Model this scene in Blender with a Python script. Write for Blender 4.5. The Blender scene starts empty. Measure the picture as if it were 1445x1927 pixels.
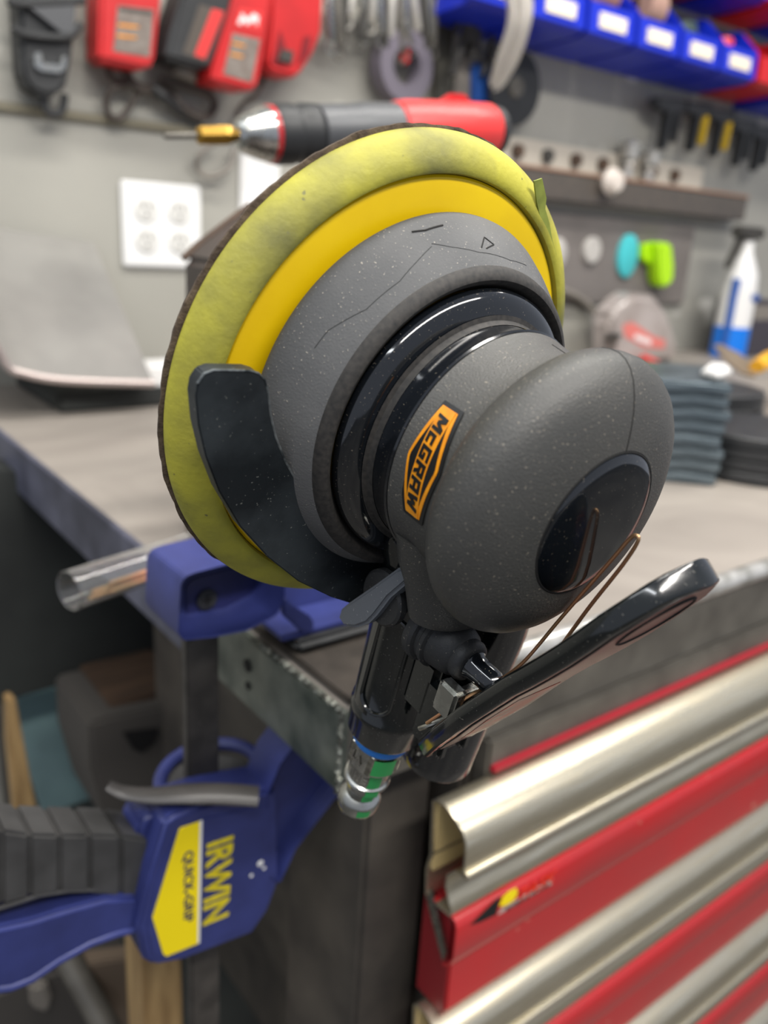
import bpy, bmesh, math, random
from mathutils import Vector, Matrix, Quaternion
random.seed(7)
sc = bpy.context.scene
COL = sc.collection
# ------------------------------------------------------------------ camera
HZ = 1.13                      # lens height above the floor, metres
F = 1580.0                     # focal length in pixels of a 1445 x 1927 frame
RX = Vector((.79703, .14401, -.58652)); RY = Vector((-.60100, .28492, -.74674)); RZ = Vector((.05957, .94767, .31363))
R = Matrix((RX, RY, RZ))       # rows: world axes in lens coordinates
cam_d = bpy.data.cameras.new('camera'); cam = bpy.data.objects.new('camera', cam_d); COL.objects.link(cam)
cam.matrix_world = Matrix.Translation((0, 0, HZ)) @ R.to_4x4()
cam_d.sensor_fit = 'VERTICAL'; cam_d.sensor_height = 36.0; cam_d.sensor_width = 27.0
cam_d.lens = F / 1927 * 36.0
cam_d.clip_start = .01; cam_d.clip_end = 60
cam_d.dof.use_dof = True; cam_d.dof.focus_distance = .238; cam_d.dof.aperture_fstop = 9.2
sc.camera = cam
# ------------------------------------------------------------------ world, lights, exposure
w = bpy.data.worlds.new('world'); sc.world = w; w.use_nodes = True
w.node_tree.nodes['Background'].inputs[0].default_value = (.80, .86, 1, 1)
w.node_tree.nodes['Background'].inputs[1].default_value = .42
def area(name, loc, target, sx, sy, power, col=(1, .96, .9)):
    l = bpy.data.lights.new(name, 'AREA'); l.shape = 'RECTANGLE'; l.size = sx; l.size_y = sy; l.energy = power; l.color = col
    o = bpy.data.objects.new(name, l); COL.objects.link(o); o.location = Vector(loc) + Vector((0, 0, HZ))
    o.rotation_euler = (Vector(target) - Vector(loc)).to_track_quat('-Z', 'Y').to_euler(); return o
area('ceiling_lamp', (.9, .35, 1.5), (.9, .35, 0), 2.4, .16, 38)
area('ceiling_lamp', (.3, -1.0, 1.5), (.3, -.6, 0), 2.4, .2, 60)
area('ceiling_lamp', (-1.3, .2, 1.5), (-1.3, .2, 0), .16, 2.4, 20, (.93, .97, 1))
sc.view_settings.view_transform = 'Standard'; sc.view_settings.look = 'None'; sc.view_settings.gamma = 1
sc.view_settings.use_curve_mapping = False; sc.view_settings.exposure = 0.25
# ------------------------------------------------------------------ placing helpers (lens-relative metres)
def ray(px, py):
    return R @ Vector(((px - 722.5) / F, -(py - 963.5) / F, -1.0))
def at(px, py, ax, val):
    r = ray(px, py); return r * (val / r[ax])
def atd(px, py, d): return ray(px, py) * d
# ------------------------------------------------------------------ mesh helpers
WM = {}
def fin(name, bm, mat, parent=None, smooth=True, ang=35, local=False):
    bmesh.ops.recalc_face_normals(bm, faces=bm.faces)
    if not local: bm.transform(Matrix.Translation((0, 0, HZ)))
    loc = None
    if parent is not None:
        if not local: bm.transform(WM[parent].inverted())
    else:
        xs = [v.co for v in bm.verts]
        loc = Vector((sum(c.x for c in xs) / len(xs), sum(c.y for c in xs) / len(xs), min(c.z for c in xs)))
        bm.transform(Matrix.Translation(-loc))
    me = bpy.data.meshes.new(name); bm.to_mesh(me); bm.free()
    if smooth: me.shade_smooth(); me.set_sharp_from_angle(angle=math.radians(ang))
    me.materials.append(mat)
    o = bpy.data.objects.new(name, me); COL.objects.link(o)
    if parent is not None: o.parent = parent; WM[o] = WM[parent]
    else: o.location = loc; WM[o] = Matrix.Translation(loc)
    return o
def tag(o, label, cat, group=None):
    o['label'] = label; o['category'] = cat
    if group: o['group'] = group
    return o
def thing(name, loc, label, cat, group=None, M=None):
    o = bpy.data.objects.new(name, None); COL.objects.link(o)
    o.empty_display_size = .02
    M = M or Matrix.Translation(Vector(loc) + Vector((0, 0, HZ)))
    o.matrix_world = M; WM[o] = M
    return tag(o, label, cat, group)
def struct(name, bm, mat, **k):
    o = fin(name, bm, mat, **k); o['kind'] = 'structure'; return o
def new(): return bmesh.new()
def merge(dst, src, M=None):
    if M is not None: src.transform(M)
    me = bpy.data.meshes.new('t'); src.to_mesh(me); src.free(); dst.from_mesh(me); bpy.data.meshes.remove(me); return dst
def bev(bm, w, seg=2, ang=30):
    if w <= 0: return bm
    es = [e for e in bm.edges if len(e.link_faces) == 2 and e.calc_face_angle(0) > math.radians(ang)]
    bmesh.ops.bevel(bm, geom=es, offset=w, segments=seg, affect='EDGES', clamp_overlap=True); return bm
def box(x0, x1, y0, y1, z0, z1, b=0.0, seg=2, M=None):
    bm = new(); bmesh.ops.create_cube(bm, size=1)
    bm.transform(Matrix.Translation(((x0 + x1) / 2, (y0 + y1) / 2, (z0 + z1) / 2)) @ Matrix.Diagonal((x1 - x0, y1 - y0, z1 - z0, 1)))
    bev(bm, b, seg)
    if M is not None: bm.transform(M)
    return bm
def prism(pts, ext, b=0.0, seg=2, inset=None):
    """closed polygon of 3D points pushed along the vector ext; inset=(thickness, depth) recesses the near face"""
    bm = new(); ext = Vector(ext)
    vs = [bm.verts.new(Vector(p)) for p in pts]; f = bm.faces.new(vs)
    r = bmesh.ops.extrude_face_region(bm, geom=[f])
    nv = [g for g in r['geom'] if isinstance(g, bmesh.types.BMVert)]
    bmesh.ops.translate(bm, verts=nv, vec=ext)
    bmesh.ops.recalc_face_normals(bm, faces=bm.faces)
    if inset:
        bm.faces.ensure_lookup_table()
        near = min((q for q in bm.faces if len(q.verts) == len(pts)), key=lambda q: (q.calc_center_median()).dot(ext))
        bmesh.ops.inset_region(bm, faces=[near], thickness=inset[0], use_even_offset=True)
        bmesh.ops.translate(bm, verts=list(near.verts), vec=ext.normalized() * inset[1])
    bev(bm, b, seg); return bm
def lathe(prof, seg=64, M=None, cap=True, jit=None):
    """prof = [(z, r)] turned about local z"""
    bm = new(); rings = []
    for z, r in prof:
        if r < 1e-6: rings.append([bm.verts.new((0, 0, z))]); continue
        ring = []
        for i in range(seg):
            a = 2 * math.pi * i / seg; k = jit(a) if jit else 1
            ring.append(bm.verts.new((r * k * math.cos(a), r * k * math.sin(a), z)))
        rings.append(ring)
    for A, B in zip(rings, rings[1:]):
        if len(A) == 1 and len(B) == 1: continue
        for i in range(seg):
            j = (i + 1) % seg
            if len(A) == 1: bm.faces.new((A[0], B[j], B[i]))
            elif len(B) == 1: bm.faces.new((A[i], A[j], B[0]))
            else: bm.faces.new((A[i], A[j], B[j], B[i]))
    if cap:
        for q in (rings[0], rings[-1]):
            if len(q) > 2: bm.faces.new(q)
    if M is not None: bm.transform(M)
    return bm
def aim(p0, p1):
    """matrix whose local z runs from p0 towards p1"""
    p0 = Vector(p0); d = Vector(p1) - p0
    return Matrix.Translation(p0) @ d.to_track_quat('Z', 'Y').to_matrix().to_4x4()
def rod(p0, p1, r, seg=20, r1=None, b=0):
    L = (Vector(p1) - Vector(p0)).length; r1 = r if r1 is None else r1
    if b: prof = [(0, r - b), (b * .3, r - b * .3), (b, r), (L - b, r1), (L - b * .3, r1 - b * .3), (L, r1 - b)]
    else: prof = [(0, r), (L, r1)]
    return lathe(prof, seg, aim(p0, p1))
def spline(pts, n=8):
    P = [Vector(p) for p in pts]; out = []
    for i in range(len(P) - 1):
        a = P[max(i - 1, 0)]; b = P[i]; c = P[i + 1]; d = P[min(i + 2, len(P) - 1)]
        for k in range(n):
            t = k / n
            out.append(.5 * ((2 * b) + (c - a) * t + (2 * a - 5 * b + 4 * c - d) * t * t + (-a + 3 * b - 3 * c + d) * t ** 3))
    out.append(P[-1]); return out
def tube(pts, r, seg=10, closed=False, sx=1.0):
    bm = new(); P = [Vector(p) for p in pts]; n = len(P); rings = []; up = None
    for i in range(n):
        t = (P[(i + 1) % n] - P[i - 1]) if closed else (P[min(i + 1, n - 1)] - P[max(i - 1, 0)])
        t.normalize()
        if up is None:
            up = Vector((0, 0, 1)) if abs(t.z) < .9 else Vector((1, 0, 0))
        up = (up - t * up.dot(t)).normalized(); s = t.cross(up)
        rr = r[i] if isinstance(r, (list, tuple)) else r
        rings.append([bm.verts.new(P[i] + rr * (math.cos(2 * math.pi * k / seg) * up * sx + math.sin(2 * math.pi * k / seg) * s)) for k in range(seg)])
    rng = range(n) if closed else range(n - 1)
    for i in rng:
        A, B = rings[i], rings[(i + 1) % n]
        for k in range(seg): bm.faces.new((A[k], A[(k + 1) % seg], B[(k + 1) % seg], B[k]))
    if not closed: bm.faces.new(rings[0]); bm.faces.new(rings[-1])
    return bm
def loft(secs, seg=32):
    """secs = list of (centre, axis_a, axis_b) ellipses, optionally a 4th squareness power"""
    bm = new(); rings = []
    for s in secs:
        c, a, b = s[:3]; pw = s[3] if len(s) > 3 else 1
        ring = []
        for i in range(seg):
            t = 2 * math.pi * i / seg; ca, sa = math.cos(t), math.sin(t)
            ca = math.copysign(abs(ca) ** pw, ca); sa = math.copysign(abs(sa) ** pw, sa)
            ring.append(bm.verts.new(Vector(c) + Vector(a) * ca + Vector(b) * sa))
        rings.append(ring)
    for A, B in zip(rings, rings[1:]):
        for i in range(seg): bm.faces.new((A[i], A[(i + 1) % seg], B[(i + 1) % seg], B[i]))
    bm.faces.new(rings[0]); bm.faces.new(rings[-1]); return bm
def text_bm(s, size=1.0, depth=.0, bold=0.0, shear=0, res=3):
    cu = bpy.data.curves.new('t', 'FONT'); cu.body = s; cu.size = size; cu.extrude = depth; cu.offset = bold; cu.shear = shear
    cu.align_x = 'CENTER'; cu.align_y = 'CENTER'; cu.resolution_u = res
    o = bpy.data.objects.new('t', cu); COL.objects.link(o)
    dg = bpy.context.evaluated_depsgraph_get(); dg.update()
    me = bpy.data.meshes.new_from_object(o.evaluated_get(dg))
    bm = new(); bm.from_mesh(me); bpy.data.objects.remove(o); bpy.data.meshes.remove(me); bpy.data.curves.remove(cu); return bm
def fit_text(s, width, height, depth=.0002, bold=0.0, shear=0):
    bm = text_bm(s, 1.0, .05, bold, shear)
    xs = [v.co.x for v in bm.verts]; ys = [v.co.y for v in bm.verts]; zs = [v.co.z for v in bm.verts]
    cx, cy = (min(xs) + max(xs)) / 2, (min(ys) + max(ys)) / 2
    for v in bm.verts:
        v.co = Vector(((v.co.x - cx) / (max(xs) - min(xs)) * width, (v.co.y - cy) / (max(ys) - min(ys)) * height, (v.co.z - min(zs)) / (max(zs) - min(zs)) * depth))
    return bm
GLY = {'I': (.42, ['r', (0, 0, 1, 1)]), 'M': (1.15, ['r', (0, 0, .22, 1), 'r', (.78, 0, 1, 1), 'q', (.0, 1, .3, 1, .62, .25, .4, .25), 'q', (.7, 1, 1, 1, .6, .25, .38, .25)]),
 'W': (1.3, ['q', (0, 1, .22, 1, .36, 0, .16, 0), 'q', (.16, 0, .36, 0, .6, .8, .42, .8), 'q', (.4, .8, .58, .8, .84, 0, .64, 0), 'q', (.64, 0, .84, 0, 1, 1, .78, 1)]),
 'c': (.8, ['r', (0, 0, .3, .76), 'r', (0, .54, 1, .76), 'r', (0, 0, 1, .22)]),
 'G': (1, ['r', (0, 0, .27, 1), 'r', (0, .78, 1, 1), 'r', (0, 0, 1, .22), 'r', (.73, 0, 1, .5), 'r', (.48, .34, 1, .54)]),
 'R': (1, ['r', (0, 0, .27, 1), 'r', (0, .78, 1, 1), 'r', (0, .38, 1, .58), 'r', (.73, .42, 1, 1), 'q', (.45, .42, .75, .42, 1, 0, .7, 0)]),
 'A': (1, ['r', (0, 0, .26, 1), 'r', (.74, 0, 1, 1), 'r', (0, .78, 1, 1), 'r', (0, .3, 1, .5)]),
 'N': (1, ['r', (0, 0, .25, 1), 'r', (.75, 0, 1, 1), 'q', (0, 1, .3, 1, 1, 0, .7, 0)])}
def block_text(s, width, height, depth, shear=0.0, gap=.2, cuts=True):
    """heavy drawn capitals, centred"""
    tot = sum(GLY[c][0] for c in s) + gap * (len(s) - 1); x = 0; bm = new()
    for c in s:
        w_, g = GLY[c]
        for kind, v in zip(g[::2], g[1::2]):
            P = [(v[0], v[1]), (v[2], v[1]), (v[2], v[3]), (v[0], v[3])] if kind == 'r' else [(v[i], v[i + 1]) for i in range(0, 8, 2)]
            P = [(((x + p[0] * w_ + shear * p[1]) / tot - .5) * width, (p[1] - .5) * height, 0) for p in P]
            merge(bm, prism(P, (0, 0, depth)))
        x += w_ + gap
    if cuts: bmesh.ops.subdivide_edges(bm, edges=[e for e in bm.edges if e.calc_length() > 1.2], cuts=2)
    return bm
def frame(o, ex, ey):
    ex = Vector(ex).normalized(); ey = Vector(ey); ey = (ey - ex * ey.dot(ex)).normalized(); ez = ex.cross(ey)
    M = Matrix((ex, ey, ez)).transposed().to_4x4(); return Matrix.Translation(Vector(o)) @ M
# ------------------------------------------------------------------ materials
def hexc(r, g, b):
    f = lambda c: ((c / 255) / 12.92) if c / 255 <= .04045 else (((c / 255) + .055) / 1.055) ** 2.4
    return (f(r), f(g), f(b), 1)
def mat(name, col, rough=.5, metal=0, col2=None, ns=30, nd=4, lo=.35, hi=.65, bump=0, bs=400, coat=0, speck=None, sd=.70, ss=1200, spec=None, trans=0, ior=None, sss=0, dist=0, stretch=None, rough2=None):
    m = bpy.data.materials.new(name); m.use_nodes = True; nt = m.node_tree; P = nt.nodes['Principled BSDF']
    L = nt.links.new; N = nt.nodes.new
    tc = N('ShaderNodeTexCoord'); src = tc.outputs['Object']
    if stretch:
        mp = N('ShaderNodeMapping'); mp.inputs['Scale'].default_value = stretch; L(src, mp.inputs['Vector']); src = mp.outputs['Vector']
    P.inputs['Base Color'].default_value = col; P.inputs['Roughness'].default_value = rough; P.inputs['Metallic'].default_value = metal
    P.inputs['Coat Weight'].default_value = coat; P.inputs['Coat Roughness'].default_value = .08
    if spec is not None: P.inputs['Specular IOR Level'].default_value = spec
    if trans: P.inputs['Transmission Weight'].default_value = trans
    if ior: P.inputs['IOR'].default_value = ior
    if sss: P.inputs['Subsurface Weight'].default_value = sss; P.inputs['Subsurface Radius'].default_value = (.006, .004, .001); P.inputs['Subsurface Scale'].default_value = 1
    out = None
    if col2:
        n = N('ShaderNodeTexNoise'); n.inputs['Scale'].default_value = ns; n.inputs['Detail'].default_value = nd; n.inputs['Distortion'].default_value = dist; L(src, n.inputs['Vector'])
        r = N('ShaderNodeMapRange'); r.inputs[1].default_value = lo; r.inputs[2].default_value = hi; L(n.outputs[0], r.inputs[0])
        mx = N('ShaderNodeMix'); mx.data_type = 'RGBA'; mx.inputs[6].default_value = col; mx.inputs[7].default_value = col2
        L(r.outputs[0], mx.inputs[0]); out = mx.outputs[2]
        if rough2 is not None:
            q = N('ShaderNodeMapRange'); q.inputs[3].default_value = rough; q.inputs[4].default_value = rough2; L(r.outputs[0], q.inputs[0]); L(q.outputs[0], P.inputs['Roughness'])
    if speck:
        n2 = N('ShaderNodeTexNoise'); n2.inputs['Scale'].default_value = ss; n2.inputs['Detail'].default_value = 1; L(tc.outputs['Object'], n2.inputs['Vector'])
        r2 = N('ShaderNodeMapRange'); r2.inputs[1].default_value = sd; r2.inputs[2].default_value = sd + .05; L(n2.outputs[0], r2.inputs[0])
        mx2 = N('ShaderNodeMix'); mx2.data_type = 'RGBA'; mx2.inputs[7].default_value = speck
        if out: L(out, mx2.inputs[6])
        else: mx2.inputs[6].default_value = col
        L(r2.outputs[0], mx2.inputs[0]); out = mx2.outputs[2]
    if out: L(out, P.inputs['Base Color'])
    if bump:
        n3 = N('ShaderNodeTexNoise'); n3.inputs['Scale'].default_value = bs; n3.inputs['Detail'].default_value = 3; L(src, n3.inputs['Vector'])
        b = N('ShaderNodeBump'); b.inputs['Strength'].default_value = bump; b.inputs['Distance'].default_value = .0006; L(n3.outputs[0], b.inputs['Height']); L(b.outputs[0], P.inputs['Normal'])
    return m
M = {}
M['foam'] = mat('dirty_yellow_foam', hexc(176, 170, 56), .62, col2=hexc(104, 103, 54), ns=30, nd=9, lo=.40, hi=.66, bump=.25, bs=500, speck=hexc(110, 108, 60), sd=.76, ss=420)
M['hub'] = mat('bright_yellow_plastic', hexc(242, 205, 0), .45, col2=hexc(226, 186, 0), ns=20, bump=.05, bs=900)
M['wornedge'] = mat('worn_steel_edge', hexc(128, 134, 136), .35, metal=.6, col2=hexc(52, 58, 62), ns=300)
M['disc'] = mat('brown_abrasive_paper', hexc(92, 78, 62), .9, col2=hexc(58, 46, 36), ns=220, bump=.8, bs=700)
M['tab'] = mat('olive_paper_tab', hexc(150, 160, 70), .7, col2=hexc(110, 118, 48), ns=120)
M['shroud'] = mat('dusty_grey_rubber', hexc(92, 92, 92), .68, col2=hexc(70, 71, 72), ns=26, nd=6, bump=.22, bs=1500, speck=hexc(140, 134, 124), sd=.70, ss=1500)
M['rubber'] = mat('soft_grey_black_rubber', hexc(70, 69, 66), .50, col2=hexc(60, 60, 58), ns=30, nd=6, bump=.3, bs=1700, speck=hexc(125, 118, 106), sd=.69, ss=1500)
M['gloss'] = mat('gloss_black_plastic', hexc(14, 17, 21), .10, coat=.7, speck=hexc(96, 90, 80), sd=.71, ss=1600)
M['groove'] = mat('dusty_black_plastic', hexc(50, 47, 44), .7, col2=hexc(22, 22, 22), ns=700, lo=.35, hi=.75)
M['housing'] = mat('black_enamel_metal', hexc(11, 15, 15), .16, coat=.6, speck=hexc(92, 90, 84), sd=.71, ss=1500, bump=.06, bs=300)
M['matte_black'] = mat('matte_black_rubber', hexc(42, 43, 44), .55, col2=hexc(30, 31, 32), ns=80, bump=.2, bs=1200, speck=hexc(110, 105, 96), sd=.71, ss=1400)
M['plate'] = mat('blackened_steel_plate', hexc(56, 62, 66), .42, metal=.35, col2=hexc(24, 29, 33), ns=34, nd=8, lo=.38, hi=.62, bump=.12, bs=500, speck=hexc(120, 122, 118), sd=.735, ss=1100)
M['greyplastic'] = mat('grey_speed_lever_plastic', hexc(92, 97, 104), .4, speck=hexc(170, 170, 165), sd=.72, ss=1400)
M['orange'] = mat('orange_badge', hexc(232, 150, 16), .4, col2=hexc(214, 132, 10), ns=300)
M['ink'] = mat('black_badge_ink', hexc(14, 15, 16), .4)
M['dark_gap'] = mat('dark_seam', hexc(14, 13, 12), .8)
M['chrome'] = mat('chrome_steel', hexc(205, 205, 200), .18, metal=1, col2=hexc(160, 160, 155), ns=150, rough2=.32)
M['zinc'] = mat('zinc_plated_steel', hexc(190, 188, 178), .25, metal=1, col2=hexc(130, 128, 118), ns=300, rough2=.4)
M['greenpaint'] = mat('green_paint', hexc(44, 150, 78), .35)
M['bluetape'] = mat('blue_thread_tape', hexc(30, 110, 190), .5, bump=.5, bs=1500)
M['copper'] = mat('copper_wire', hexc(226, 160, 120), .38, metal=.85, col2=hexc(160, 136, 100), ns=25, lo=.4, hi=.6)
M['darkwire'] = mat('dark_steel_wire', hexc(96, 86, 78), .35, metal=.8)
M['lever_label'] = mat('worn_warning_label', hexc(120, 104, 94), .35, col2=hexc(150, 70, 48), ns=60, lo=.45, hi=.55, stretch=(1, 4, 1))
M['blue'] = mat('navy_blue_plastic', hexc(50, 58, 116), .42, col2=hexc(42, 49, 100), ns=40, bump=.06, bs=400)
M['bluein'] = mat('navy_recess_shade_and_print', hexc(34, 38, 88), .42, col2=hexc(28, 32, 74), ns=40)  # jaw blue darkened to carry recess shade; also colours the sticker letters
M['sticker'] = mat('yellow_sticker', hexc(244, 218, 10), .35)
M['yellowpl'] = mat('yellow_raised_letters', hexc(226, 206, 24), .4, col2=hexc(196, 178, 30), ns=300)
M['whitepl'] = mat('white_plastic', hexc(225, 224, 222), .35)
M['barsteel'] = mat('black_oxide_bar', hexc(78, 74, 70), .5, metal=.3, col2=hexc(58, 55, 52), ns=60, bump=.12, bs=300, speck=hexc(150, 148, 140), sd=.73, ss=500)
M['grip'] = mat('dark_grey_handle_rubber', hexc(74, 73, 72), .5, col2=hexc(60, 59, 58), ns=60, bump=.15, bs=900)
M['benchtop'] = mat('worn_steel_benchtop', hexc(162, 154, 145), .45, metal=.1, col2=hexc(126, 119, 112), ns=5, nd=9, lo=.3, hi=.7, bump=.1, bs=60, dist=1.2, rough2=.6)
M['fascia'] = mat('blue_grey_steel_edge', hexc(104, 106, 124), .5, metal=.2, col2=hexc(60, 62, 76), ns=14, nd=8, bump=.1, bs=100)
M['greensteel'] = mat('green_tinged_steel_angle', hexc(118, 122, 112), .4, metal=.3, col2=hexc(62, 70, 64), ns=34, nd=7, lo=.35, hi=.68, bump=.2, bs=200)
M['weld'] = mat('rough_bright_weld', hexc(150, 152, 142), .35, metal=.8, col2=hexc(60, 56, 50), ns=300, bump=.8, bs=500)
M['brightsteel'] = mat('bright_worn_steel', hexc(205, 203, 198), .28, metal=.6, col2=hexc(140, 138, 130), ns=60, lo=.4, hi=.7)
M['greysteel'] = mat('grey_steel', hexc(112, 108, 100), .45, metal=.35, col2=hexc(84, 80, 74), ns=20, nd=6)
M['legsteel'] = mat('dusty_dark_steel_leg', hexc(92, 86, 78), .55, metal=.2, col2=hexc(64, 60, 56), ns=16, nd=8, bump=.1, bs=200)
M['darkpanel'] = mat('dark_charcoal_panel', hexc(44, 47, 45), .7, col2=hexc(34, 36, 35), ns=10)
M['red'] = mat('red_enamel', hexc(184, 34, 38), .30, coat=.3, col2=hexc(172, 42, 44), ns=12, speck=hexc(190, 130, 110), sd=.76, ss=90)
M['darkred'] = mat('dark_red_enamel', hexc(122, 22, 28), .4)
M['aluminium'] = mat('champagne_aluminium', hexc(226, 218, 196), .26, metal=.9, col2=hexc(200, 190, 166), ns=30, stretch=(1, 20, 20), rough2=.36)
M['trimred'] = mat('deep_red_trim', hexc(150, 30, 42), .4)
M['levergrey'] = mat('dark_grey_release_lever', hexc(66, 63, 61), .38)
M['cream'] = mat('cream_extrusion_inside', hexc(206, 182, 128), .6)
M['redplastic'] = mat('red_tool_plastic', hexc(196, 32, 34), .42, col2=hexc(180, 28, 30), ns=20)
M['redplastic2'] = mat('pinkish_red_tool_plastic', hexc(214, 56, 54), .38)
M['blackplastic'] = mat('black_tool_plastic', hexc(44, 45, 46), .5, col2=hexc(36, 37, 38), ns=30)
M['greylabel'] = mat('grey_rating_label', hexc(128, 120, 112), .5, col2=hexc(112, 100, 92), ns=90, lo=.4, hi=.6)
M['silverlabel'] = mat('silver_label', hexc(205, 200, 190), .3, metal=.5)
M['gearbox'] = mat('dark_grey_gearbox', hexc(84, 85, 87), .45, metal=.3)
M['brass'] = mat('brass', hexc(176, 138, 62), .3, metal=.9)
M['cable'] = mat('dark_brown_cable', hexc(70, 62, 56), .6)
M['greycable'] = mat('grey_cable', hexc(128, 122, 114), .6)
M['binblue'] = mat('blue_bin_plastic', hexc(18, 44, 190), .38)
M['binred'] = mat('red_bin_plastic', hexc(200, 26, 32), .38)
M['paper'] = mat('cream_paper_label', hexc(240, 228, 206), .6)
M['ziptie'] = mat('milky_nylon', hexc(208, 202, 194), .35, sss=.1)
M['outlet'] = mat('white_outlet_plastic', hexc(232, 232, 230), .3)
M['slot'] = mat('dark_slot', hexc(60, 58, 54), .7)
M['wood'] = mat('tan_wood', hexc(176, 146, 100), .6, col2=hexc(140, 112, 74), ns=12, stretch=(8, 8, 1), bump=.1)
M['brownwood'] = mat('brown_wood', hexc(84, 64, 48), .7, col2=hexc(60, 46, 36), ns=12, stretch=(1, 8, 8))
M['teal'] = mat('dull_teal_paint', hexc(136, 168, 170), .6, col2=hexc(108, 130, 134), ns=5)
M['leverface'] = mat('scuffed_black_lever_face', hexc(58, 55, 52), .3, col2=hexc(44, 42, 40), ns=40)
M['footsteel'] = mat('shade_darkened_steel', hexc(84, 77, 70), .45, metal=.3, col2=hexc(60, 55, 50), ns=40)  # brown-dark tone with the bench corner's shade mixed in
M['tealgreen'] = mat('teal_green_paint', hexc(50, 96, 92), .5)
M['cyan'] = mat('cyan_plastic', hexc(70, 190, 196), .45)
M['lime'] = mat('lime_green_plastic', hexc(176, 228, 14), .42)
M['panelgrey'] = mat('taupe_grey_panel', hexc(122, 116, 112), .6, col2=hexc(108, 102, 98), ns=8)
M['blueliquid'] = mat('bright_blue_plastic', hexc(10, 118, 222), .3)
M['deepblue'] = mat('deep_blue_plastic', hexc(38, 84, 160), .4)
M['greenplate'] = mat('dark_green_grey_steel', hexc(112, 124, 130), .3, metal=.5, col2=hexc(70, 80, 86), ns=30, stretch=(1, 1, 14))
M['discblack'] = mat('black_rubber_disc', hexc(32, 33, 35), .5, col2=hexc(44, 45, 46), ns=60, stretch=(1, 1, 10))
M['floor'] = mat('grey_concrete', hexc(92, 90, 86), .7, col2=hexc(70, 68, 66), ns=3, nd=8)
M['wall'] = mat('light_grey_painted_metal', hexc(166, 164, 155), .48, col2=hexc(150, 148, 140), ns=2.2, nd=6, speck=hexc(206, 204, 196), sd=.70, ss=9, bump=.05, bs=10)
M['sheet'] = mat('shiny_galvanised_sheet', hexc(158, 156, 151), .32, metal=.35, col2=hexc(132, 130, 126), ns=7, rough2=.42)
M['yellowtool'] = mat('yellow_tool_plastic', hexc(206, 172, 30), .5)
M['amber'] = mat('amber_handle', hexc(226, 166, 30), .4)
M['pinkprint'] = mat('pink_red_print', hexc(214, 120, 112), .5)
M['pinkroll'] = mat('dusty_pink_roll', hexc(170, 122, 118), .6)
gl = bpy.data.materials.new('clear_glass'); gl.use_nodes = True; M['glass'] = gl
g = gl.node_tree.nodes['Principled BSDF']; g.inputs['Transmission Weight'].default_value = .97; g.inputs['Roughness'].default_value = .03; g.inputs['IOR'].default_value = 1.45; g.inputs['Base Color'].default_value = (.97, .97, .96, 1)
bg = bpy.data.materials.new('cloudy_plastic_film'); bg.use_nodes = True; M['film'] = bg
g = bg.node_tree.nodes['Principled BSDF']; g.inputs['Transmission Weight'].default_value = .5; g.inputs['Roughness'].default_value = .35; g.inputs['IOR'].default_value = 1.2; g.inputs['Base Color'].default_value = (.8, .78, .76, 1)
# ================================================================== setting
W = 1.24; BZ = -.23; BX = .2147; BY = .298
struct('floor', box(-2.5, 4.5, -2.5, 1.4, -HZ - .05, -HZ), M['floor'], smooth=False)
struct('wall_back', box(-2.5, 4.5, W, W + .1, -HZ, 1.6), M['wall'], smooth=False)
struct('trim_1', box(-2.5, .95, W - .008, W, .119, .131, .002), mat('olive_grey_strip', hexc(120, 114, 96), .5), smooth=True)
# ================================================================== workbench
wb = thing('workbench', (1.4, .75, -HZ), 'long steel workbench with worn grey top and grey blue end edge, under the clamp', 'workbench')
fin('bench_top', box(BX + .002, 2.9, BY + .004, W - .002, BZ - .006, BZ, .0008), M['benchtop'], wb)
fin('end_edge', prism([(BX, .47, BZ + .0005), (BX, W - .002, BZ + .0005), (BX, W - .002, BZ - .051), (BX, .47, BZ - .051)], (.006, 0, 0), .0008), M['fascia'], wb)
fin('corner_angle', box(BX, BX + .006, BY, .47, BZ - .046, BZ + .001, .0012), M['greensteel'], wb)
fin('front_edge', tube([(x / 10, BY + .006, BZ - .004) for x in range(3, 30)], .0075, 12), M['brightsteel'], wb)
fin('front_apron', box(BX + .004, 2.9, BY + .002, BY + .008, BZ - .052, BZ - .006, .001), M['greysteel'], wb)
wl = new()
rr = random.Random(3)
for i in range(70):
    t = i / 69; y = BY + .001 + t * .085
    merge(wl, lathe([(-.0011, .0006), (0, .0012 + rr.random() * .0008), (.0011, .0006)], 7, Matrix.Translation((BX + .0015 + rr.random() * .001, y, BZ + .0007 + rr.random() * .0006)) @ Matrix.Rotation(rr.random() * 3, 4, 'X')))
for i in range(40):
    z = BZ - i / 39 * .046
    merge(wl, lathe([(-.001, .0005), (0, .001 + rr.random() * .0008), (.001, .0005)], 7, Matrix.Translation((BX + rr.random() * .0012, BY + rr.random() * .0012, z)) @ Matrix.Rotation(rr.random() * 3, 4, 'Y')))
fin('weld_seam', wl, M['weld'], wb)
hol = new()
for (px, py, s) in ((467, 1252, .004), (468, 1290, .0026)):
    p = at(px, py, 0, BX); merge(hol, lathe([(0, s), (.0006, s)], 20, aim((p.x - .0004, p.y, p.z), (p.x - .01, p.y, p.z))))
fin('bolt_hole', hol, M['dark_gap'], wb)
fin('leg', box(.258, .308, .326, .412, -HZ, BZ - .052, .003), M['legsteel'], wb)
fin('leg', box(.232, .288, W - .09, W - .02, -HZ, BZ - .052, .003), M['legsteel'], wb)
fin('leg', box(2.8, 2.86, BY + .02, BY + .08, -HZ, BZ - .052, .003), M['legsteel'], wb)
fin('lower_shelf', box(.235, 2.8, .36, W - .02, -.765, -.75, .002), M['darkpanel'], wb)
fin('back_panel', box(.24, 2.8, W - .03, W - .022, -.75, BZ - .05, .002), M['darkpanel'], wb)
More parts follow.
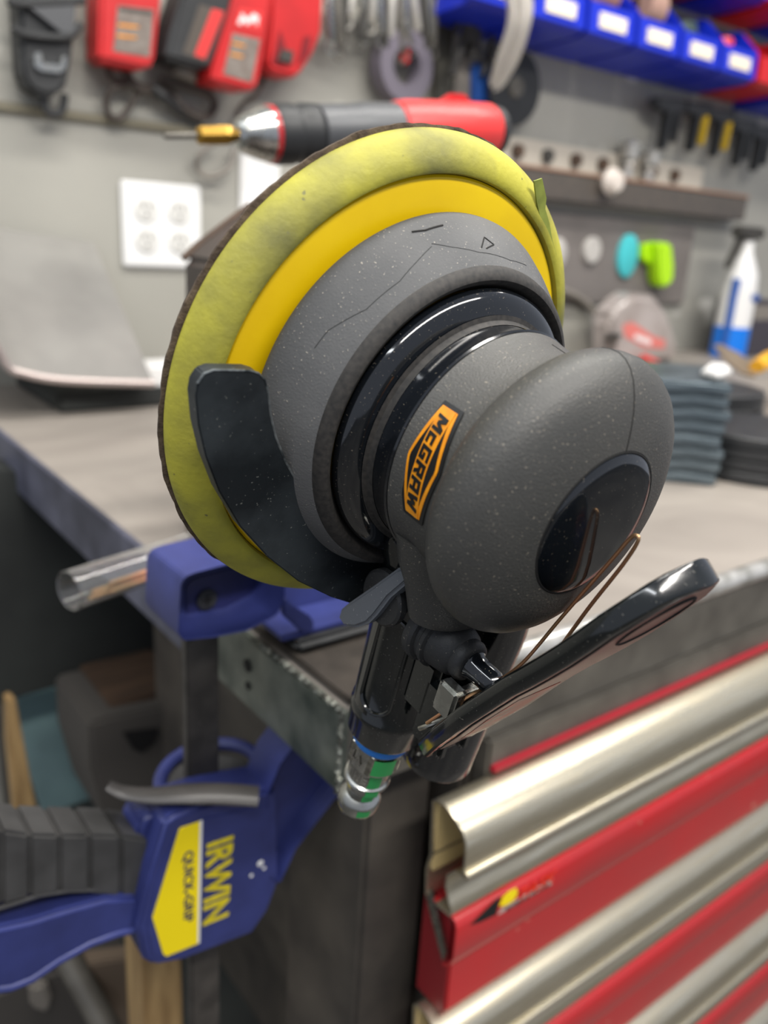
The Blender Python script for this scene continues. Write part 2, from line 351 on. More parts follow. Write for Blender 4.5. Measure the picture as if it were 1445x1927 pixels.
# ================================================================== tool chest under the bench
ch = thing('tool_chest', (.9, .5, -HZ), 'red tool chest with pale metal drawer pulls built under the workbench front', 'tool chest')
FX0 = .312; FX1 = 1.55
fin('cabinet_body', box(FX0 + .006, FX1, BY + .012, .80, -1.08, BZ - .054, .003), M['legsteel'], ch)
fin('top_rail', box(FX0 + .012, FX1, BY - .002, BY + .012, BZ - .1, BZ - .0525, .002), M['greysteel'], ch)
fin('red_trim', box(FX0 + .014, FX1, BY - .006, BY + .001, -.3045, -.2998, .001), M['trimred'], ch)
YF = .276
def profile(x0, x1, pts, th, name, m, parent, local=None):
    """open section (y,z) of wall thickness th swept along x"""
    P = [Vector((0, a, b)) for a, b in pts]; N = []
    for i in range(len(P)):
        t = (P[min(i + 1, len(P) - 1)] - P[max(i - 1, 0)]).normalized(); N.append(Vector((0, -t.z, t.y)))
    poly = [p for p in P] + [P[i] + N[i] * th for i in reversed(range(len(P)))]
    bm = new(); a = [bm.verts.new((x0, p.y, p.z)) for p in poly]; b = [bm.verts.new((x1, p.y, p.z)) for p in poly]
    n = len(poly)
    for i in range(n): bm.faces.new((a[i], a[(i + 1) % n], b[(i + 1) % n], b[i]))
    k = len(P)
    for s in (a, b):
        for i in range(k - 1): bm.faces.new((s[i], s[i + 1], s[n - 2 - i], s[n - 1 - i]))
    return fin(name, bm, m, parent, ang=50)
pitch = .155
for k in range(5):
    z = -.306 - pitch * k
    x0 = FX0 - .028
    d = fin('drawer', box(x0 + .009, FX1 - .01, YF + .004, BY + .008, z - .158 + .004, z - .076, .0015), M['red'] , ch)
    # pull: hooked aluminium section
    pull = [(YF + .022, z - .070), (YF + .0235, z - .052), (YF + .021, z - .040), (YF + .0225, z - .02), (YF + .0235, z - .004), (YF + .020, z - .0005), (YF + .012, z), (YF + .002, z - .004), (YF - .004, z - .0075), (YF - .0075, z - .013), (YF - .0085, z - .022), (YF - .0085, z - .034), (YF - .0075, z - .036)]
    profile(x0, FX1, pull, .0016, 'drawer_pull', M['aluminium'], d)
    fin('pull_bead', tube([(x0 + .0005, YF - .0085, z - .0345), (FX1, YF - .0085, z - .0345)], .0026, 12), M['aluminium'], d)
    low = [(YF - .0085, z - .035), (YF - .001, z - .038), (YF + .004, z - .044), (YF + .0045, z - .052), (YF + .001, z - .060), (YF - .002, z - .066), (YF - .0005, z - .0695), (YF + .012, z - .0705)]
    profile(x0, FX1, low, .0016, 'pull_ledge', M['aluminium'], d)
    fin('pull_liner', box(x0 + .002, FX1, YF + .0195, YF + .021, z - .052, z - .004, 0), M['cream'], d)
    lip = [(YF + .018, z - .0715), (YF + .010, z - .0715), (YF + .001, z - .0715), (YF - .003, z - .0735), (YF - .0045, z - .078), (YF - .0045, z - .100), (YF - .001, z - .108), (YF + .004, z - .112)]
    profile(x0 + .003, FX1, lip, .0014, 'drawer_lip', M['red'], d)
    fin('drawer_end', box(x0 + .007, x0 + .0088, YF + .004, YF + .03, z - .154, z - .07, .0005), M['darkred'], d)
    fin('end_bracket', prism([(x0 + .002, YF + .020, z - .066), (x0 + .002, YF + .024, z - .074), (x0 + .002, YF + .004, z - .108), (x0 + .002, YF + .002, z - .100)], (.002, 0, 0), .0004), M['zinc'], d)
    if k == 0:
        yl = YF - .0051
        def sq(pts, m, nm):
            P3 = [at(px, py, 1, yl) for px, py in pts]
            return fin(nm, prism(P3, (0, .0004, 0)), m, d, smooth=False)
        st = sq([(886, 1741), (905, 1735), (934, 1721), (942, 1686), (913, 1714)], M['ink'], 'chequered_flag')
        sq([(940, 1706), (946, 1690), (958, 1678), (972, 1671), (974, 1682), (966, 1695), (952, 1704)], M['sticker'], 'yellow_emblem')
        sq([(937, 1722), (944, 1711), (1040, 1654), (1038, 1664)], M['silverlabel'], 'silver_banner')
        p0 = at(975, 1688, 1, yl); p1 = at(1048, 1643, 1, yl)
        Mx = frame((p0 + p1) / 2 + Vector((0, -.0002, .0)), (1, 0, 0), (0, 0, 1))
        fin('badge_lettering', (lambda b: (b.transform(Mx), b)[1])(fit_text('TASK', (p1 - p0).length * .95, .009, .0003, 0, .3)), mat('orange_red_lettering', hexc(226, 52, 20), .4), d)
        p0 = at(950, 1713, 1, yl); p1 = at(1036, 1661, 1, yl)
        Mx = frame((p0 + p1) / 2 + Vector((0, -.0003, .0)), (1, 0, 0), (0, 0, 1))
        fin('banner_lettering', (lambda b: (b.transform(Mx), b)[1])(fit_text('INTERNATIONAL', (p1 - p0).length * .95, .0032, .0002)), M['ink'], d)
# ================================================================== orbital sander
mm = .001
SN = Vector((.04293, -.96869, -.24453)).normalized(); SC = Vector((.16100, .20756, -.04471))
SD = Vector((0, 0, -1)); SD = (SD - SN * SD.dot(SN)).normalized(); SS = SD.cross(SN)
SM = Matrix((SS, SD, SN)).transposed().to_4x4(); SM.translation = SC + Vector((0, 0, HZ))
sa = thing('orbital_sander', None, 'black palm sander with dirty yellow round pad, clamped up on the workbench corner', 'sander', M=SM)
SMr = SM.copy(); SMr.translation = SC; SMI = SMr.inverted()
def sp(name, bm, m, parent=None, sc=mm, **k):
    if sc: bm.transform(Matrix.Diagonal((sc, sc, sc, 1)))
    return fin(name, bm, m, parent or sa, local=True, **k)
def V(s, d, n): return Vector((s, d, n))
def onplane(px, py, ax, val):
    """point on a plane of the tool's own frame, millimetres"""
    o = SMI @ Vector((0, 0, 0)); r = SMI.to_3x3() @ ray(px, py); t = (val * mm - o[ax]) / r[ax]; return (o + r * t) / mm
def oncyl(px, py, rad):
    o = SMI @ Vector((0, 0, 0)); r = SMI.to_3x3() @ ray(px, py); rr = rad * mm
    a = r.x ** 2 + r.y ** 2; b = 2 * (o.x * r.x + o.y * r.y); c = o.x ** 2 + o.y ** 2 - rr * rr
    disc = b * b - 4 * a * c
    if disc < 0: return None
    return (o + r * ((-b - math.sqrt(disc)) / (2 * a))) / mm
jr = random.Random(5)
ph = [(jr.random() * 6.28, n, jr.random()) for n in (7, 13, 29, 41, 67, 97, 131)]
ragged = lambda a: 1 + .0035 * sum(h * math.sin(n * a + p) for p, n, h in ph) / 2
sp('sanding_disc', lathe([(-2.6, 30), (-2.6, 74.6), (-2.2, 75.6), (-1.2, 75.8), (-.7, 75.0), (-.7, 40)], 400, jit=ragged), M['disc'])
fo = lathe([(-.7, 60), (-.7, 74.4), (.2, 75.0), (1.5, 75.1), (3, 74.6), (5, 73.4), (7, 71.4), (8.4, 69.4), (9.2, 67.6), (9.4, 66.4), (9.1, 65.5), (8.3, 65.1), (6, 64.9), (5, 60)], 160)
sp('foam_pad', fo, M['foam'])
sp('pad_hub', lathe([(4, 64.8), (7.4, 64.8), (8.1, 64.2), (8.4, 62), (8.6, 50), (8.6, 30)], 128), M['hub'])
sp('paper_tab', (lambda b: b)(prism([onplane(x, y, 2, 8.6) for x, y in ((1003, 340), (1018, 335), (1026, 372), (1024, 392), (1032, 420), (1037, 450), (1045, 478), (1035, 486), (1028, 462), (1016, 415), (1008, 380))], (0, 0, .5))), M['tab'], smooth=False)
SHP = [(10, 52), (11.2, 55.6), (12.4, 56.3), (13.4, 56.3), (14.6, 55.9), (20, 53.2), (26, 49.6), (29.4, 47.2)]
sh = sp('dust_shroud', lathe(SHP, 160, cap=False), M['shroud'])
sp('shroud_recess', lathe([(29.4, 47.2), (30.6, 46.9), (32.3, 45.2), (32.6, 44.3), (32.0, 43.2), (30.4, 42.2), (28.6, 41), (27, 40)], 128, cap=False), M['groove'], sh)
sp('collar', lathe([(26, 38), (28, 39), (29, 40.2), (30.2, 41.3), (31.6, 41.8), (33.2, 41.5), (34.6, 40.3), (35.6, 38.6), (36.2, 36.8), (36.5, 35.2)], 128, cap=False), M['gloss'])
sp('collar_groove', lathe([(36.6, 36.2), (37.1, 34.9), (37.9, 34.4), (38.8, 34.3)], 128, cap=False), M['groove'])
sp('motor_neck', lathe([(38.4, 34.2), (40, 34.2), (42, 34.4), (44.2, 35.1), (45.8, 35.7), (46.3, 35.3), (46.3, 30)], 128, cap=False), M['gloss'])
# engraved marks on the shroud
def oncone(px, py):
    """first hit of the sight line on the shroud cone"""
    o = SMI @ Vector((0, 0, 0)); r = SMI.to_3x3() @ ray(px, py); t = .2
    while t < .33:
        q = (o + r * t) / mm; rr = math.hypot(q.x, q.y)
        for (z0, r0), (z1, r1) in zip(SHP[3:], SHP[4:]):
            if z0 <= q.z <= z1 and rr <= r0 + (r1 - r0) * (q.z - z0) / (z1 - z0): return q
        t += .0001
    return None
def marks(lines, rad, name, m, par):
    bm = new()
    for ln in lines:
        P = [oncone(*q) for q in ln]; P = [p for p in P if p is not None]
        if len(P) < 2: continue
        Q = []
        for a, b in zip(P, P[1:]):
            for k in range(6): Q.append(a.lerp(b, k / 6))
        Q.append(P[-1])
        # keep on the cone surface
        for q in Q:
            rr = math.hypot(q.x, q.y)
            for (z0, r0), (z1, r1) in zip(SHP[3:], SHP[4:]):
                if z0 <= q.z <= z1:
                    t = (r0 + (r1 - r0) * (q.z - z0) / (z1 - z0)) / rr; q.x *= t; q.y *= t
        merge(bm, tube(Q, rad, 6))
    return sp(name, bm, m, par)
marks([[(906, 466), (911, 447), (929, 461), (915, 468)]], .22, 'direction_arrow', M['dark_gap'], sh)
marks([[(775, 437), (800, 434), (833, 424)]], .3, 'tool_mark', M['dark_gap'], sh)
marks([[(812, 464), (785, 492), (752, 530), (690, 582), (618, 622), (592, 655)], [(812, 459), (850, 465), (900, 475), (960, 490), (990, 500)]], .11, 'mould_line', M['matte_black'], sh)
# rubber grip: neck and palm head
HD = [(45.6, 33.5), (46.0, 34.8), (46.8, 35.3), (49, 34.9), (53, 34.5), (58, 34.2), (62, 34.2), (63.2, 34.5), (63.9, 35.4), (65, 37.2), (66.6, 38.8), (68.6, 39.9), (71, 40.5), (73.6, 40.6), (76, 40.0), (78.4, 38.6), (80.6, 36.3), (82.6, 33.0), (84, 29.8), (85.1, 26.2), (85.8, 23), (86.2, 20.8), (85.4, 20.3)]
gp = lathe(HD, 160, cap=False)
grip = sp('rubber_grip', gp, M['rubber'])
sp('grip_skirt', loft([(V(0, 20, 51), V(30, 0, 0), V(0, 0, 12)), (V(0, 30, 51), V(26, 0, 0), V(0, 0, 13)), (V(0, 38, 52), V(22, 0, 0), V(0, 0, 12)), (V(0, 46, 52.5), V(19, 0, 0), V(0, 0, 11)), (V(0, 50, 52.5), V(17.6, 0, 0), V(0, 0, 10)), (V(0, 51, 52.5), V(16, 0, 0), V(0, 0, 9))], 48), M['rubber'], grip)
cap = sp('end_cap', lathe([(85.6, 20.2), (86.4, 20.0), (87.0, 19.0), (87.5, 16), (87.9, 11), (88.1, 5), (88.15, 0)], 96, cap=False), M['gloss'])
sp('cap_seam', tube([V(20.35 * math.cos(a), 20.35 * math.sin(a), 86.05) for a in [i * math.pi / 40 for i in range(80)]], .35, 6, closed=True), M['dark_gap'], grip)
# mould seam running over the head towards the cap
seam = []
for z, r in HD[4:-1]:
    a = math.radians(-97 + (z - 53) * .15); seam.append(V(r * math.cos(a), r * math.sin(a), z))
sp('mould_seam', tube(seam, .16, 6), M['dark_gap'], grip)
# badge wrapped on the neck: u along the circumference, v along the axis
def rad_at(n):
    for (z0, r0), (z1, r1) in zip(HD, HD[1:]):
        if z0 <= n <= z1: return r0 + (r1 - r0) * (n - z0) / max(z1 - z0, 1e-6)
    return 34.2
AC, NC = -10.3, 55.6
def wrap(bm, lift, tilt=.0):
    for v in bm.verts:
        u, vv, zz = v.co
        n = NC + vv + u * tilt; rr = 34.4 + lift + zz; a = math.radians(AC) + u / 34.4
        v.co = V(rr * math.cos(a), rr * math.sin(a), n)
    return bm
def grid_poly(pts, th, step=1.0):
    """thin plate from a convex outline in u,v, cut into strips so that it can bend"""
    us = sorted({p[0] for p in pts}); u0, u1 = us[0], us[-1]
    def span(u):
        ys = []
        for a, b in zip(pts, pts[1:] + pts[:1]):
            if (a[0] - u) * (b[0] - u) <= 0 and a[0] != b[0]: ys.append(a[1] + (b[1] - a[1]) * (u - a[0]) / (b[0] - a[0]))
        return min(ys), max(ys)
    n = int((u1 - u0) / step); bm = new(); cols = []
    for i in range(n + 1):
        u = u0 + (u1 - u0) * min(max(i / n, 1e-5), 1 - 1e-5); lo, hi = span(u)
        cols.append([bm.verts.new((u, y, z)) for y, z in ((lo, 0), (hi, 0), (hi, th), (lo, th))])
    for A, B in zip(cols, cols[1:]):
        for k in range(4): bm.faces.new((A[k], A[(k + 1) % 4], B[(k + 1) % 4], B[k]))
    bm.faces.new(cols[0]); bm.faces.new(cols[-1]); return bm
def hexa(s, e, w0, w1): return [(-e, -w0), (0, -w1), (e, -w0), (e, w0), (0, w1), (-e, w0)]
badge = sp('badge', wrap(grid_poly(hexa(1, 15.7, 3.7, 6.7), .25), .0, .055), M['ink'])
sp('badge_border', wrap(grid_poly(hexa(1, 14.5, 2.7, 5.6), .25), .15, .055), M['orange'], badge)
sp('badge_field', wrap(grid_poly(hexa(1, 11.9, 2.0, 4.75), .25), .25, .055), M['ink'], badge)
sp('badge_band', wrap(grid_poly([(-14.4, -2.3), (14.4, -2.3), (14.4, 2.3), (-14.4, 2.3)], .25), .35, .055), M['orange'], badge)
def flat_text(s, w_, h_, d_, **k):
    bm = fit_text(s, w_, h_, d_, **k); bmesh.ops.triangulate(bm, faces=bm.faces[:]); bmesh.ops.subdivide_edges(bm, edges=[e for e in bm.edges if e.calc_length() > 1.5], cuts=2); return bm
tx = block_text('McGRAW', 25.0, 3.5, .3, shear=.12)
sp('badge_lettering', wrap(tx, .55, .055), M['ink'], badge, smooth=False)
# air inlet housing
ih = sp('inlet_housing', loft([(V(0, 26, 34), V(20, 0, 0), V(0, 0, 11)), (V(0, 36, 35), V(18, 0, 0), V(0, 0, 13)), (V(0, 44, 36.5), V(15, 0, 0), V(0, 0, 14)), (V(0, 54, 37.5), V(13.8, 0, 0), V(0, 0, 14)), (V(0, 80, 38), V(13.4, 0, 0), V(0, 0, 13.6)), (V(0, 100, 38.4), V(13.2, 0, 0), V(0, 0, 13.4)), (V(0, 101, 38.4), V(13.9, 0, 0), V(0, 0, 14)), (V(0, 103, 38.4), V(13.9, 0, 0), V(0, 0, 14)), (V(0, 104, 38.4), V(13.4, 0, 0), V(0, 0, 13.5)), (V(0, 112, 38.4), V(13.0, 0, 0), V(0, 0, 13.2)), (V(0, 113.5, 38.4), V(12, 0, 0), V(0, 0, 12.2))], 56), M['housing'])
# long oval raised panel on the housing's near side
A0 = math.radians(22)
def house(u, d, lift):
    a = A0 + u / 13.6; return V((13.6 + lift) * math.cos(a), d, 38 + (13.8 + lift) * math.sin(a))
def oval(u0, v0, v1, w_, lift):
    pts = []
    for i in range(24):
        t = i / 24 * 2 * math.pi; c, s = math.cos(t), math.sin(t)
        pts.append(house(u0 + w_ * c, (v1 - w_ if s > 0 else v0 + w_) + w_ * s, lift))
    return pts
sp('raised_rim', tube(oval(-1, 58, 97, 6, .1), .7, 8, closed=True), M['housing'], ih)
sp('lever_lug', merge(merge(box(-6, 8, 66, 88, 48, 60, 2.0), box(-6, -2, 72, 96, 56, 70, 1.2)), box(4, 8, 72, 96, 56, 70, 1.2)), M['housing'], ih)
# throttle valve
vb = sp('valve_boot', lathe([(48, 11.2), (50.5, 11.4), (51.5, 10.8), (52, 9.6), (53.4, 9.6), (54, 10.2), (55.4, 10.2), (56, 9.0), (60, 8.4), (63, 7.6), (64, 6.6), (66, 6.8), (67.2, 6.3), (68, 5.2), (68.2, 4)], 48, Matrix.Translation((4, 59, 0)), cap=False), M['matte_black'])
sp('valve_stem', lathe([(67, 4.6), (68.5, 4.8), (69.5, 4.2), (72, 4.0), (76.5, 3.8), (78, 3.0), (78.3, 0)], 32, Matrix.Translation((4, 59, 0)), cap=False), M['gloss'], vb)
# exhaust tube beside the inlet
sp('exhaust_tube', loft([(V(-25, 28, 42), V(12, 0, 0), V(0, 0, 13)), (V(-27, 45, 45), V(13.5, 0, 0), V(0, 0, 14)), (V(-29, 70, 45), V(13.6, 0, 0), V(0, 0, 14)), (V(-30, 132, 42), V(13.6, 0, 0), V(0, 0, 13.8)), (V(-30, 137, 42), V(13.6, 0, 0), V(0, 0, 13.8)), (V(-30, 138, 42), V(12.9, 0, 0), V(0, 0, 13.1)), (V(-30, 138, 42), V(11.4, 0, 0), V(0, 0, 11.4)), (V(-30, 128, 42), V(11, 0, 0), V(0, 0, 11))], 48), M['gloss'])
# back part of the housing, under the head
sp('rear_housing', loft([(V(-4, 18, 36), V(29, 0, 0), V(0, 0, 15)), (V(-8, 32, 37), V(26, 0, 0), V(0, 0, 16)), (V(-14, 44, 40), V(22, 0, 0), V(0, 0, 14)), (V(-18, 50, 42), V(16, 0, 0), V(0, 0, 10))], 48), M['housing'])
# throttle lever: wide paddle, S-shaped from the side
prof = [(96, 63.2), (91, 65.8), (86, 68.4), (80, 71.5), (72, 75.8), (64, 79.6), (58, 82.6), (51, 86.2), (44, 90), (38, 93.6), (32, 97), (25, 100.8), (18, 104.3), (11, 107.6), (5, 110.6), (0, 112.8), (-2.4, 114.0), (-4, 115), (-5, 115.6), (-5.4, 115.9)]
def half_w(i):
    d = prof[i][0]
    if d > 62: return 9 + 9.5 * math.sin((96 - d) / 34 * math.pi / 2)
    if d > 44: return 18.5 - 1.2 * math.sin((62 - d) / 18 * math.pi)
    if d > 14: return 18.5
    return 18.5 * math.sqrt(max(0, 1 - ((14 - d) / 19.5) ** 2))
def paddle(th, shrink, i0, i1, off):
    bm = new(); secs = []
    P = [V(0, d, n) for d, n in prof]
    for i in range(i0, i1):
        t = (P[min(i + 1, len(P) - 1)] - P[max(i - 1, 0)]).normalized(); nr = V(1, 0, 0).cross(t)
        if nr.z < 0: nr = -nr
        hw = max(half_w(i) - shrink, 1.2); c = P[i] + nr * off
        secs.append((c, V(hw, 0, 0), nr * th / 2, .28))
    return loft(secs, 40)
lv = sp('throttle_lever', paddle(6.4, 0, 0, len(prof), 0), M['housing'], ang=60)
sp('lever_face', paddle(.5, 2.6, 2, len(prof) - 2, 3.2), M['leverface'], lv, ang=60)
sp('warning_label', paddle(.3, 8.5, 3, 8, 3.45), M['lever_label'], lv, ang=60)
def ring_on(i_, hw, hl):
    P = V(0, prof[i_][0], prof[i_][1]); t = (V(0, *prof[i_ + 1]) - V(0, *prof[i_ - 1])).normalized(); nr = V(1, 0, 0).cross(t)
    if nr.z < 0: nr = -nr
    return [P + nr * 3.4 + V(hw * math.cos(a), 0, 0) + t * hl * math.sin(a) for a in [k * math.pi / 20 for k in range(40)]]
sp('oval_rim', tube(ring_on(13, 10, 11), .45, 6, closed=True), M['dark_gap'], lv)
sp('lever_pin', merge(box(10, 15, 62, 73, 66, 74, 1.0), box(-8, 12, 66, 70, 68, 71, .8)), M['chrome'])
# bent wires
wr = spline([V(14, 80, 66), V(12, 72, 70), V(6, 66, 72.5), V(0, 63, 74), V(-3, 52, 79), V(-5, 32, 84.2), V(-5, 8, 91.4), V(-5, .6, 93.6), V(-5, -1.2, 94.9), V(-5, 0, 95.9), V(-5, 8, 94.6), V(-5, 25, 90.4), V(-6, 46, 85.6)], 8)
sp('wire_loop', tube(wr, .55, 8), M['copper'])
sp('torsion_spring', tube(spline([V(14, 84, 64), V(12, 80, 67), V(4, 74, 71), V(-4, 68, 74), V(-8, 64, 77)], 6), .8, 8), M['zinc'])
# speed lever
p = [onplane(x, y, 0, 19) for x, y in ((655, 1163), (700, 1127), (752, 1087))]
sl = sp('speed_lever', prism([onplane(x, y, 0, 21) for x, y in ((634, 1162), (638, 1148), (652, 1136), (700, 1103), (745, 1070), (768, 1064), (776, 1074), (770, 1092), (730, 1126), (704, 1160), (690, 1174), (668, 1182), (646, 1180))], (-6, 0, 0), 1.6, 3), M['greyplastic'])
bmq = lathe([(0, 9), (2.2, 9), (3, 8.2), (3, 0)], 36, Matrix.Translation(V(15, 52, 38)) @ Matrix.Rotation(math.pi / 2, 4, 'Y'), cap=False)
sp('lever_hub', bmq, M['matte_black'], sl)
# air fitting at the bottom
AF = aim(V(0, 112.5, 38.6), V(-1.5, 159, 34.5))
af = sp('air_fitting', lathe([(5.0, 8.6), (5.6, 9.4), (16, 9.4), (16.6, 8.4), (17.4, 7.6), (25, 7.6), (25.5, 8.4), (26.4, 8.7), (27.4, 8.4), (28, 7.6), (30, 7.2), (33, 5.8), (35.6, 5.8), (37.0, 7.4), (38, 8.0), (41.6, 8.0), (43, 7.6), (45, 6.6), (46, 5.2), (46, 3.6), (40, 3.4)], 48, AF, cap=False), M['chrome'])
hx = lathe([(5.4, 9.6), (5.8, 10.2), (15.6, 10.2), (16.2, 9.6)], 6, AF @ Matrix.Rotation(.35, 4, 'Z')); bev(hx, .3, 2)
sp('hex_nut', hx, M['zinc'], af)
sp('thread_tape', lathe([(0, 9.8), (1.5, 10.6), (3.6, 10.7), (5.0, 10.2), (5.6, 8)], 48, AF, cap=False), M['bluetape'], af)
def fit_wrap(bm, a0, z0, rad):
    for v in bm.verts:
        u, q, zz = v.co; a = a0 + u / rad; v.co = V((rad + zz) * math.cos(a), (rad + zz) * math.sin(a), z0 + q)
    bm.transform(AF); return bm
vx = SMI.to_3x3() @ (-SC)   # towards the lens
lv_ = (AF.to_3x3().inverted() @ vx.normalized()); aC = math.atan2(lv_.y, lv_.x)
for k, (z0, r0, w0, h0) in enumerate(((10.8, 10.3, 9, 8), (21, 7.75, 5, 7.4), (27, 8.7, 5, 3), (31, 7, 4.4, 5), (39.8, 8.1, 5, 3.4))):
    b = new(); bmesh.ops.create_grid(b, x_segments=10, y_segments=4, size=1)
    b.transform(Matrix.Diagonal((w0 / 2, h0 / 2, 1, 1)))
    sp('green_paint_mark', fit_wrap(b, aC - .35, z0, r0 if k != 0 else 9.9), M['greenpaint'], af)
sp('stamped_letters', fit_wrap(flat_text('ERL', 9, 4, .3), aC + .55, 21.5, 7.55), M['greysteel'], af, smooth=False)
sp('stamped_letters', fit_wrap(flat_text('VT', 6, 4, .4), aC + .8, 10.8, 9.7), M['greysteel'], af, smooth=False)
# ================================================================== sander holder
HM = SM
ho = thing('sander_holder', None, 'blackened steel hook plate holding the sander up in front of the workbench', 'bracket', M=SM)
hp = [(368, 745), (372, 722), (384, 704), (402, 697), (470, 698), (487, 703), (499, 716), (505, 742), (509, 780), (519, 822), (537, 868), (563, 915), (600, 962), (645, 1003), (690, 1030), (770, 1050), (800, 1110), (740, 1150), (680, 1142), (625, 1125), (562, 1095), (505, 1050), (452, 992), (412, 925), (387, 860), (373, 800)]
P3 = [onplane(x, y, 2, 25) for x, y in hp]
def hpart(name, bm, m, sc=mm, **k):
    if sc: bm.transform(Matrix.Diagonal((sc, sc, sc, 1)))
    return fin(name, bm, m, ho, local=True, **k)
hb = prism([q * 1 for q in P3], (0, 0, -4.5), .35)
hp_o = hpart('hook_plate', hb, M['plate'])
hpart('worn_edge', tube([q + V(0, 0, -.15) for q in P3[1:-7]], .32, 6), M['wornedge'])
def hw(name, bm, m, **k):    # holder parts given in room coordinates
    return fin(name, bm, m, ho, **k)
hw('arm', box(.165, .262, .199, .305, -.1262, -.1232, .001), M['plate'])
hw('strap', box(.235, .262, .3015, .305, -.226, -.1235, .001), M['plate'])
hw('foot_plate', box(.2225, .335, .3015, .44, -.2290, -.2250, .001), M['footsteel'])  # foot widened and darkened to stand for shade on the bench corner
# ================================================================== bar clamp
YC = .385
cl = thing('bar_clamp', (.2, YC, -.6), 'navy blue trigger bar clamp with yellow sticker gripping the workbench end', 'clamp')
def cp(name, bm, m, parent=None, **k): return fin(name, bm, m, parent or cl, **k)
def PP(pts, y): return [at(px, py, 1, y) for px, py in pts]
BXa = at(352, 1300, 1, YC - .004).x; BXb = at(413, 1300, 1, YC - .004).x
cp('bar', box(BXa, BXb, YC - .004, YC + .004, -.66, at(380, 1190, 1, YC).z, .0012), M['barsteel'])
yj = .360
# fixed jaw head
jaw = cp('fixed_jaw', prism(PP([(345, 1206), (336, 1190), (341, 1100), (350, 1086), (370, 1078), (455, 1056), (533, 1040), (536, 1132), (521, 1159), (466, 1188), (400, 1201)], yj), (0, .044, 0), .0007, 2, inset=(.0030, .028)), M['blue'], ang=40)
sc_ = at(389, 1128, 1, yj + .0262)
scw = cp('screw', lathe([(0, .0060), (.0008, .0060), (.0014, .0042), (.0012, 0)], 28, aim(sc_, sc_ + Vector((0, -1, 0)))), M['matte_black'], jaw)
cp('screw_slot', merge(box(sc_.x - .003, sc_.x + .003, sc_.y - .0019, sc_.y - .0012, sc_.z - .0005, sc_.z + .0005), box(sc_.x - .0005, sc_.x + .0005, sc_.y - .0019, sc_.y - .0012, sc_.z - .003, sc_.z + .003)), M['dark_gap'], scw)
q = at(350, 1052, 1, yj + .012)
cp('jaw_recess_shade', prism(PP([(352, 1188), (350, 1104), (360, 1092), (374, 1086), (455, 1066), (524, 1054), (524, 1128), (512, 1150), (462, 1176), (400, 1190)], yj + .0268), (0, .001, 0)), M['bluein'], jaw)  # dust-free inner plate, darker navy to paint in the recess shade
# arm over the bench: a channel with a far web and a short near lip
arm = prism(PP([(534, 1060), (600, 1090), (700, 1120), (700, 1190), (560, 1190), (534, 1160)], yj + .030), (0, .004, 0), .0006)
zf = at(600, 1192, 1, yj).z; x0 = at(534, 1150, 1, yj).x; xe = at(700, 1180, 1, yj).x
merge(arm, box(x0, xe, yj + .001, yj + .034, zf, zf + .003, .0006))
merge(arm, prism(PP([(534, 1122), (552, 1140), (584, 1160), (592, 1172), (590, 1192), (570, 1192), (548, 1172), (534, 1160)], yj), (0, .004, 0), .001))
cp('jaw_arm', arm, M['blue'])
cp('jaw_pad', box(x0 + .006, xe + .006, yj - .006, yj + .036, -.2246, zf, .003, 3), M['matte_black'])
# sliding body
yb = .354
bod = [(258, 1746), (271, 1807), (292, 1819), (344, 1809), (475, 1758), (506, 1713), (525, 1661), (523, 1501), (518, 1487), (414, 1506), (329, 1534), (311, 1548), (282, 1638)]
body = cp('clamp_body', prism(PP(bod, yb), (0, .03, 0), .0022, 3), M['blue'], ang=40)
ins = [(276, 1744), (286, 1796), (298, 1803), (344, 1794), (466, 1746), (494, 1706), (508, 1658), (507, 1527), (501, 1518), (488, 1518), (385, 1541), (345, 1555), (332, 1566), (297, 1648)]
cp('label_panel', prism(PP(ins, yb - .0006), (0, .001, 0), .0003), M['blue'], body)
cp('yellow_sticker', prism(PP([(376, 1546), (372, 1776), (313, 1800), (307, 1795), (287, 1727), (337, 1562), (341, 1558)], yb - .001), (0, .0004, 0)), M['sticker'], body, smooth=False)
cp('white_stripe', prism(PP([(376, 1546), (381, 1544), (376, 1774), (372, 1776)], yb - .0011), (0, .0005, 0)), M['whitepl'], body, smooth=False)
def vtext(s, c0, c1, wid_px, y, d, m, name, bold=0):
    """lettering that reads downwards from pixel c0 to c1"""
    a = at(*c0, 1, y); b = at(*c1, 1, y); L_ = (b - a).length
    h_ = (at(c0[0] + wid_px / 2, c0[1], 1, y) - at(c0[0] - wid_px / 2, c0[1], 1, y)).length
    bm = fit_text(s, L_, h_, d, bold); bm.transform(frame((a + b) / 2, b - a, Vector((1, 0, 0))))
    return cp(name, bm, m, body, smooth=False)
vtext('IRWIN', (414, 1580), (405, 1732), 46, yb - .0008, .0006, M['yellowpl'], 'raised_lettering', .018)
vtext('QUICK-GRIP', (353, 1602), (353, 1735), 20, yb - .001, .0004, M['bluein'], 'sticker_lettering', .012)
sb = new()
for c_, r_ in (((490, 1625), .0022), ((473, 1648), .0012), ((497, 1634), .0012)):
    k = at(*c_, 1, yb - .001); merge(sb, lathe([(0, r_), (.0003, r_ * .7)], 7, aim(k, k + Vector((0, -1, 0)))))
cp('paint_chip', sb, M['whitepl'], body)
# collar loop around the bar on top of the body
zt = at(440, 1500, 1, YC).z
bx = (BXa + BXb) / 2
loop = [(bx + .030 * math.cos(a) + .012, YC + .012 + .030 * math.sin(a), zt + .012 + .003 * math.cos(a)) for a in [i * math.pi / 20 for i in range(40)]]
cp('collar_loop', tube(loop, .0042, 10, closed=True), M['blue'])
cp('collar_floor', prism([(bx + .028 * math.cos(a) + .012, YC + .012 + .028 * math.sin(a), zt + .004) for a in [i * math.pi / 12 for i in range(24)]], (0, 0, .004)), M['grip'])
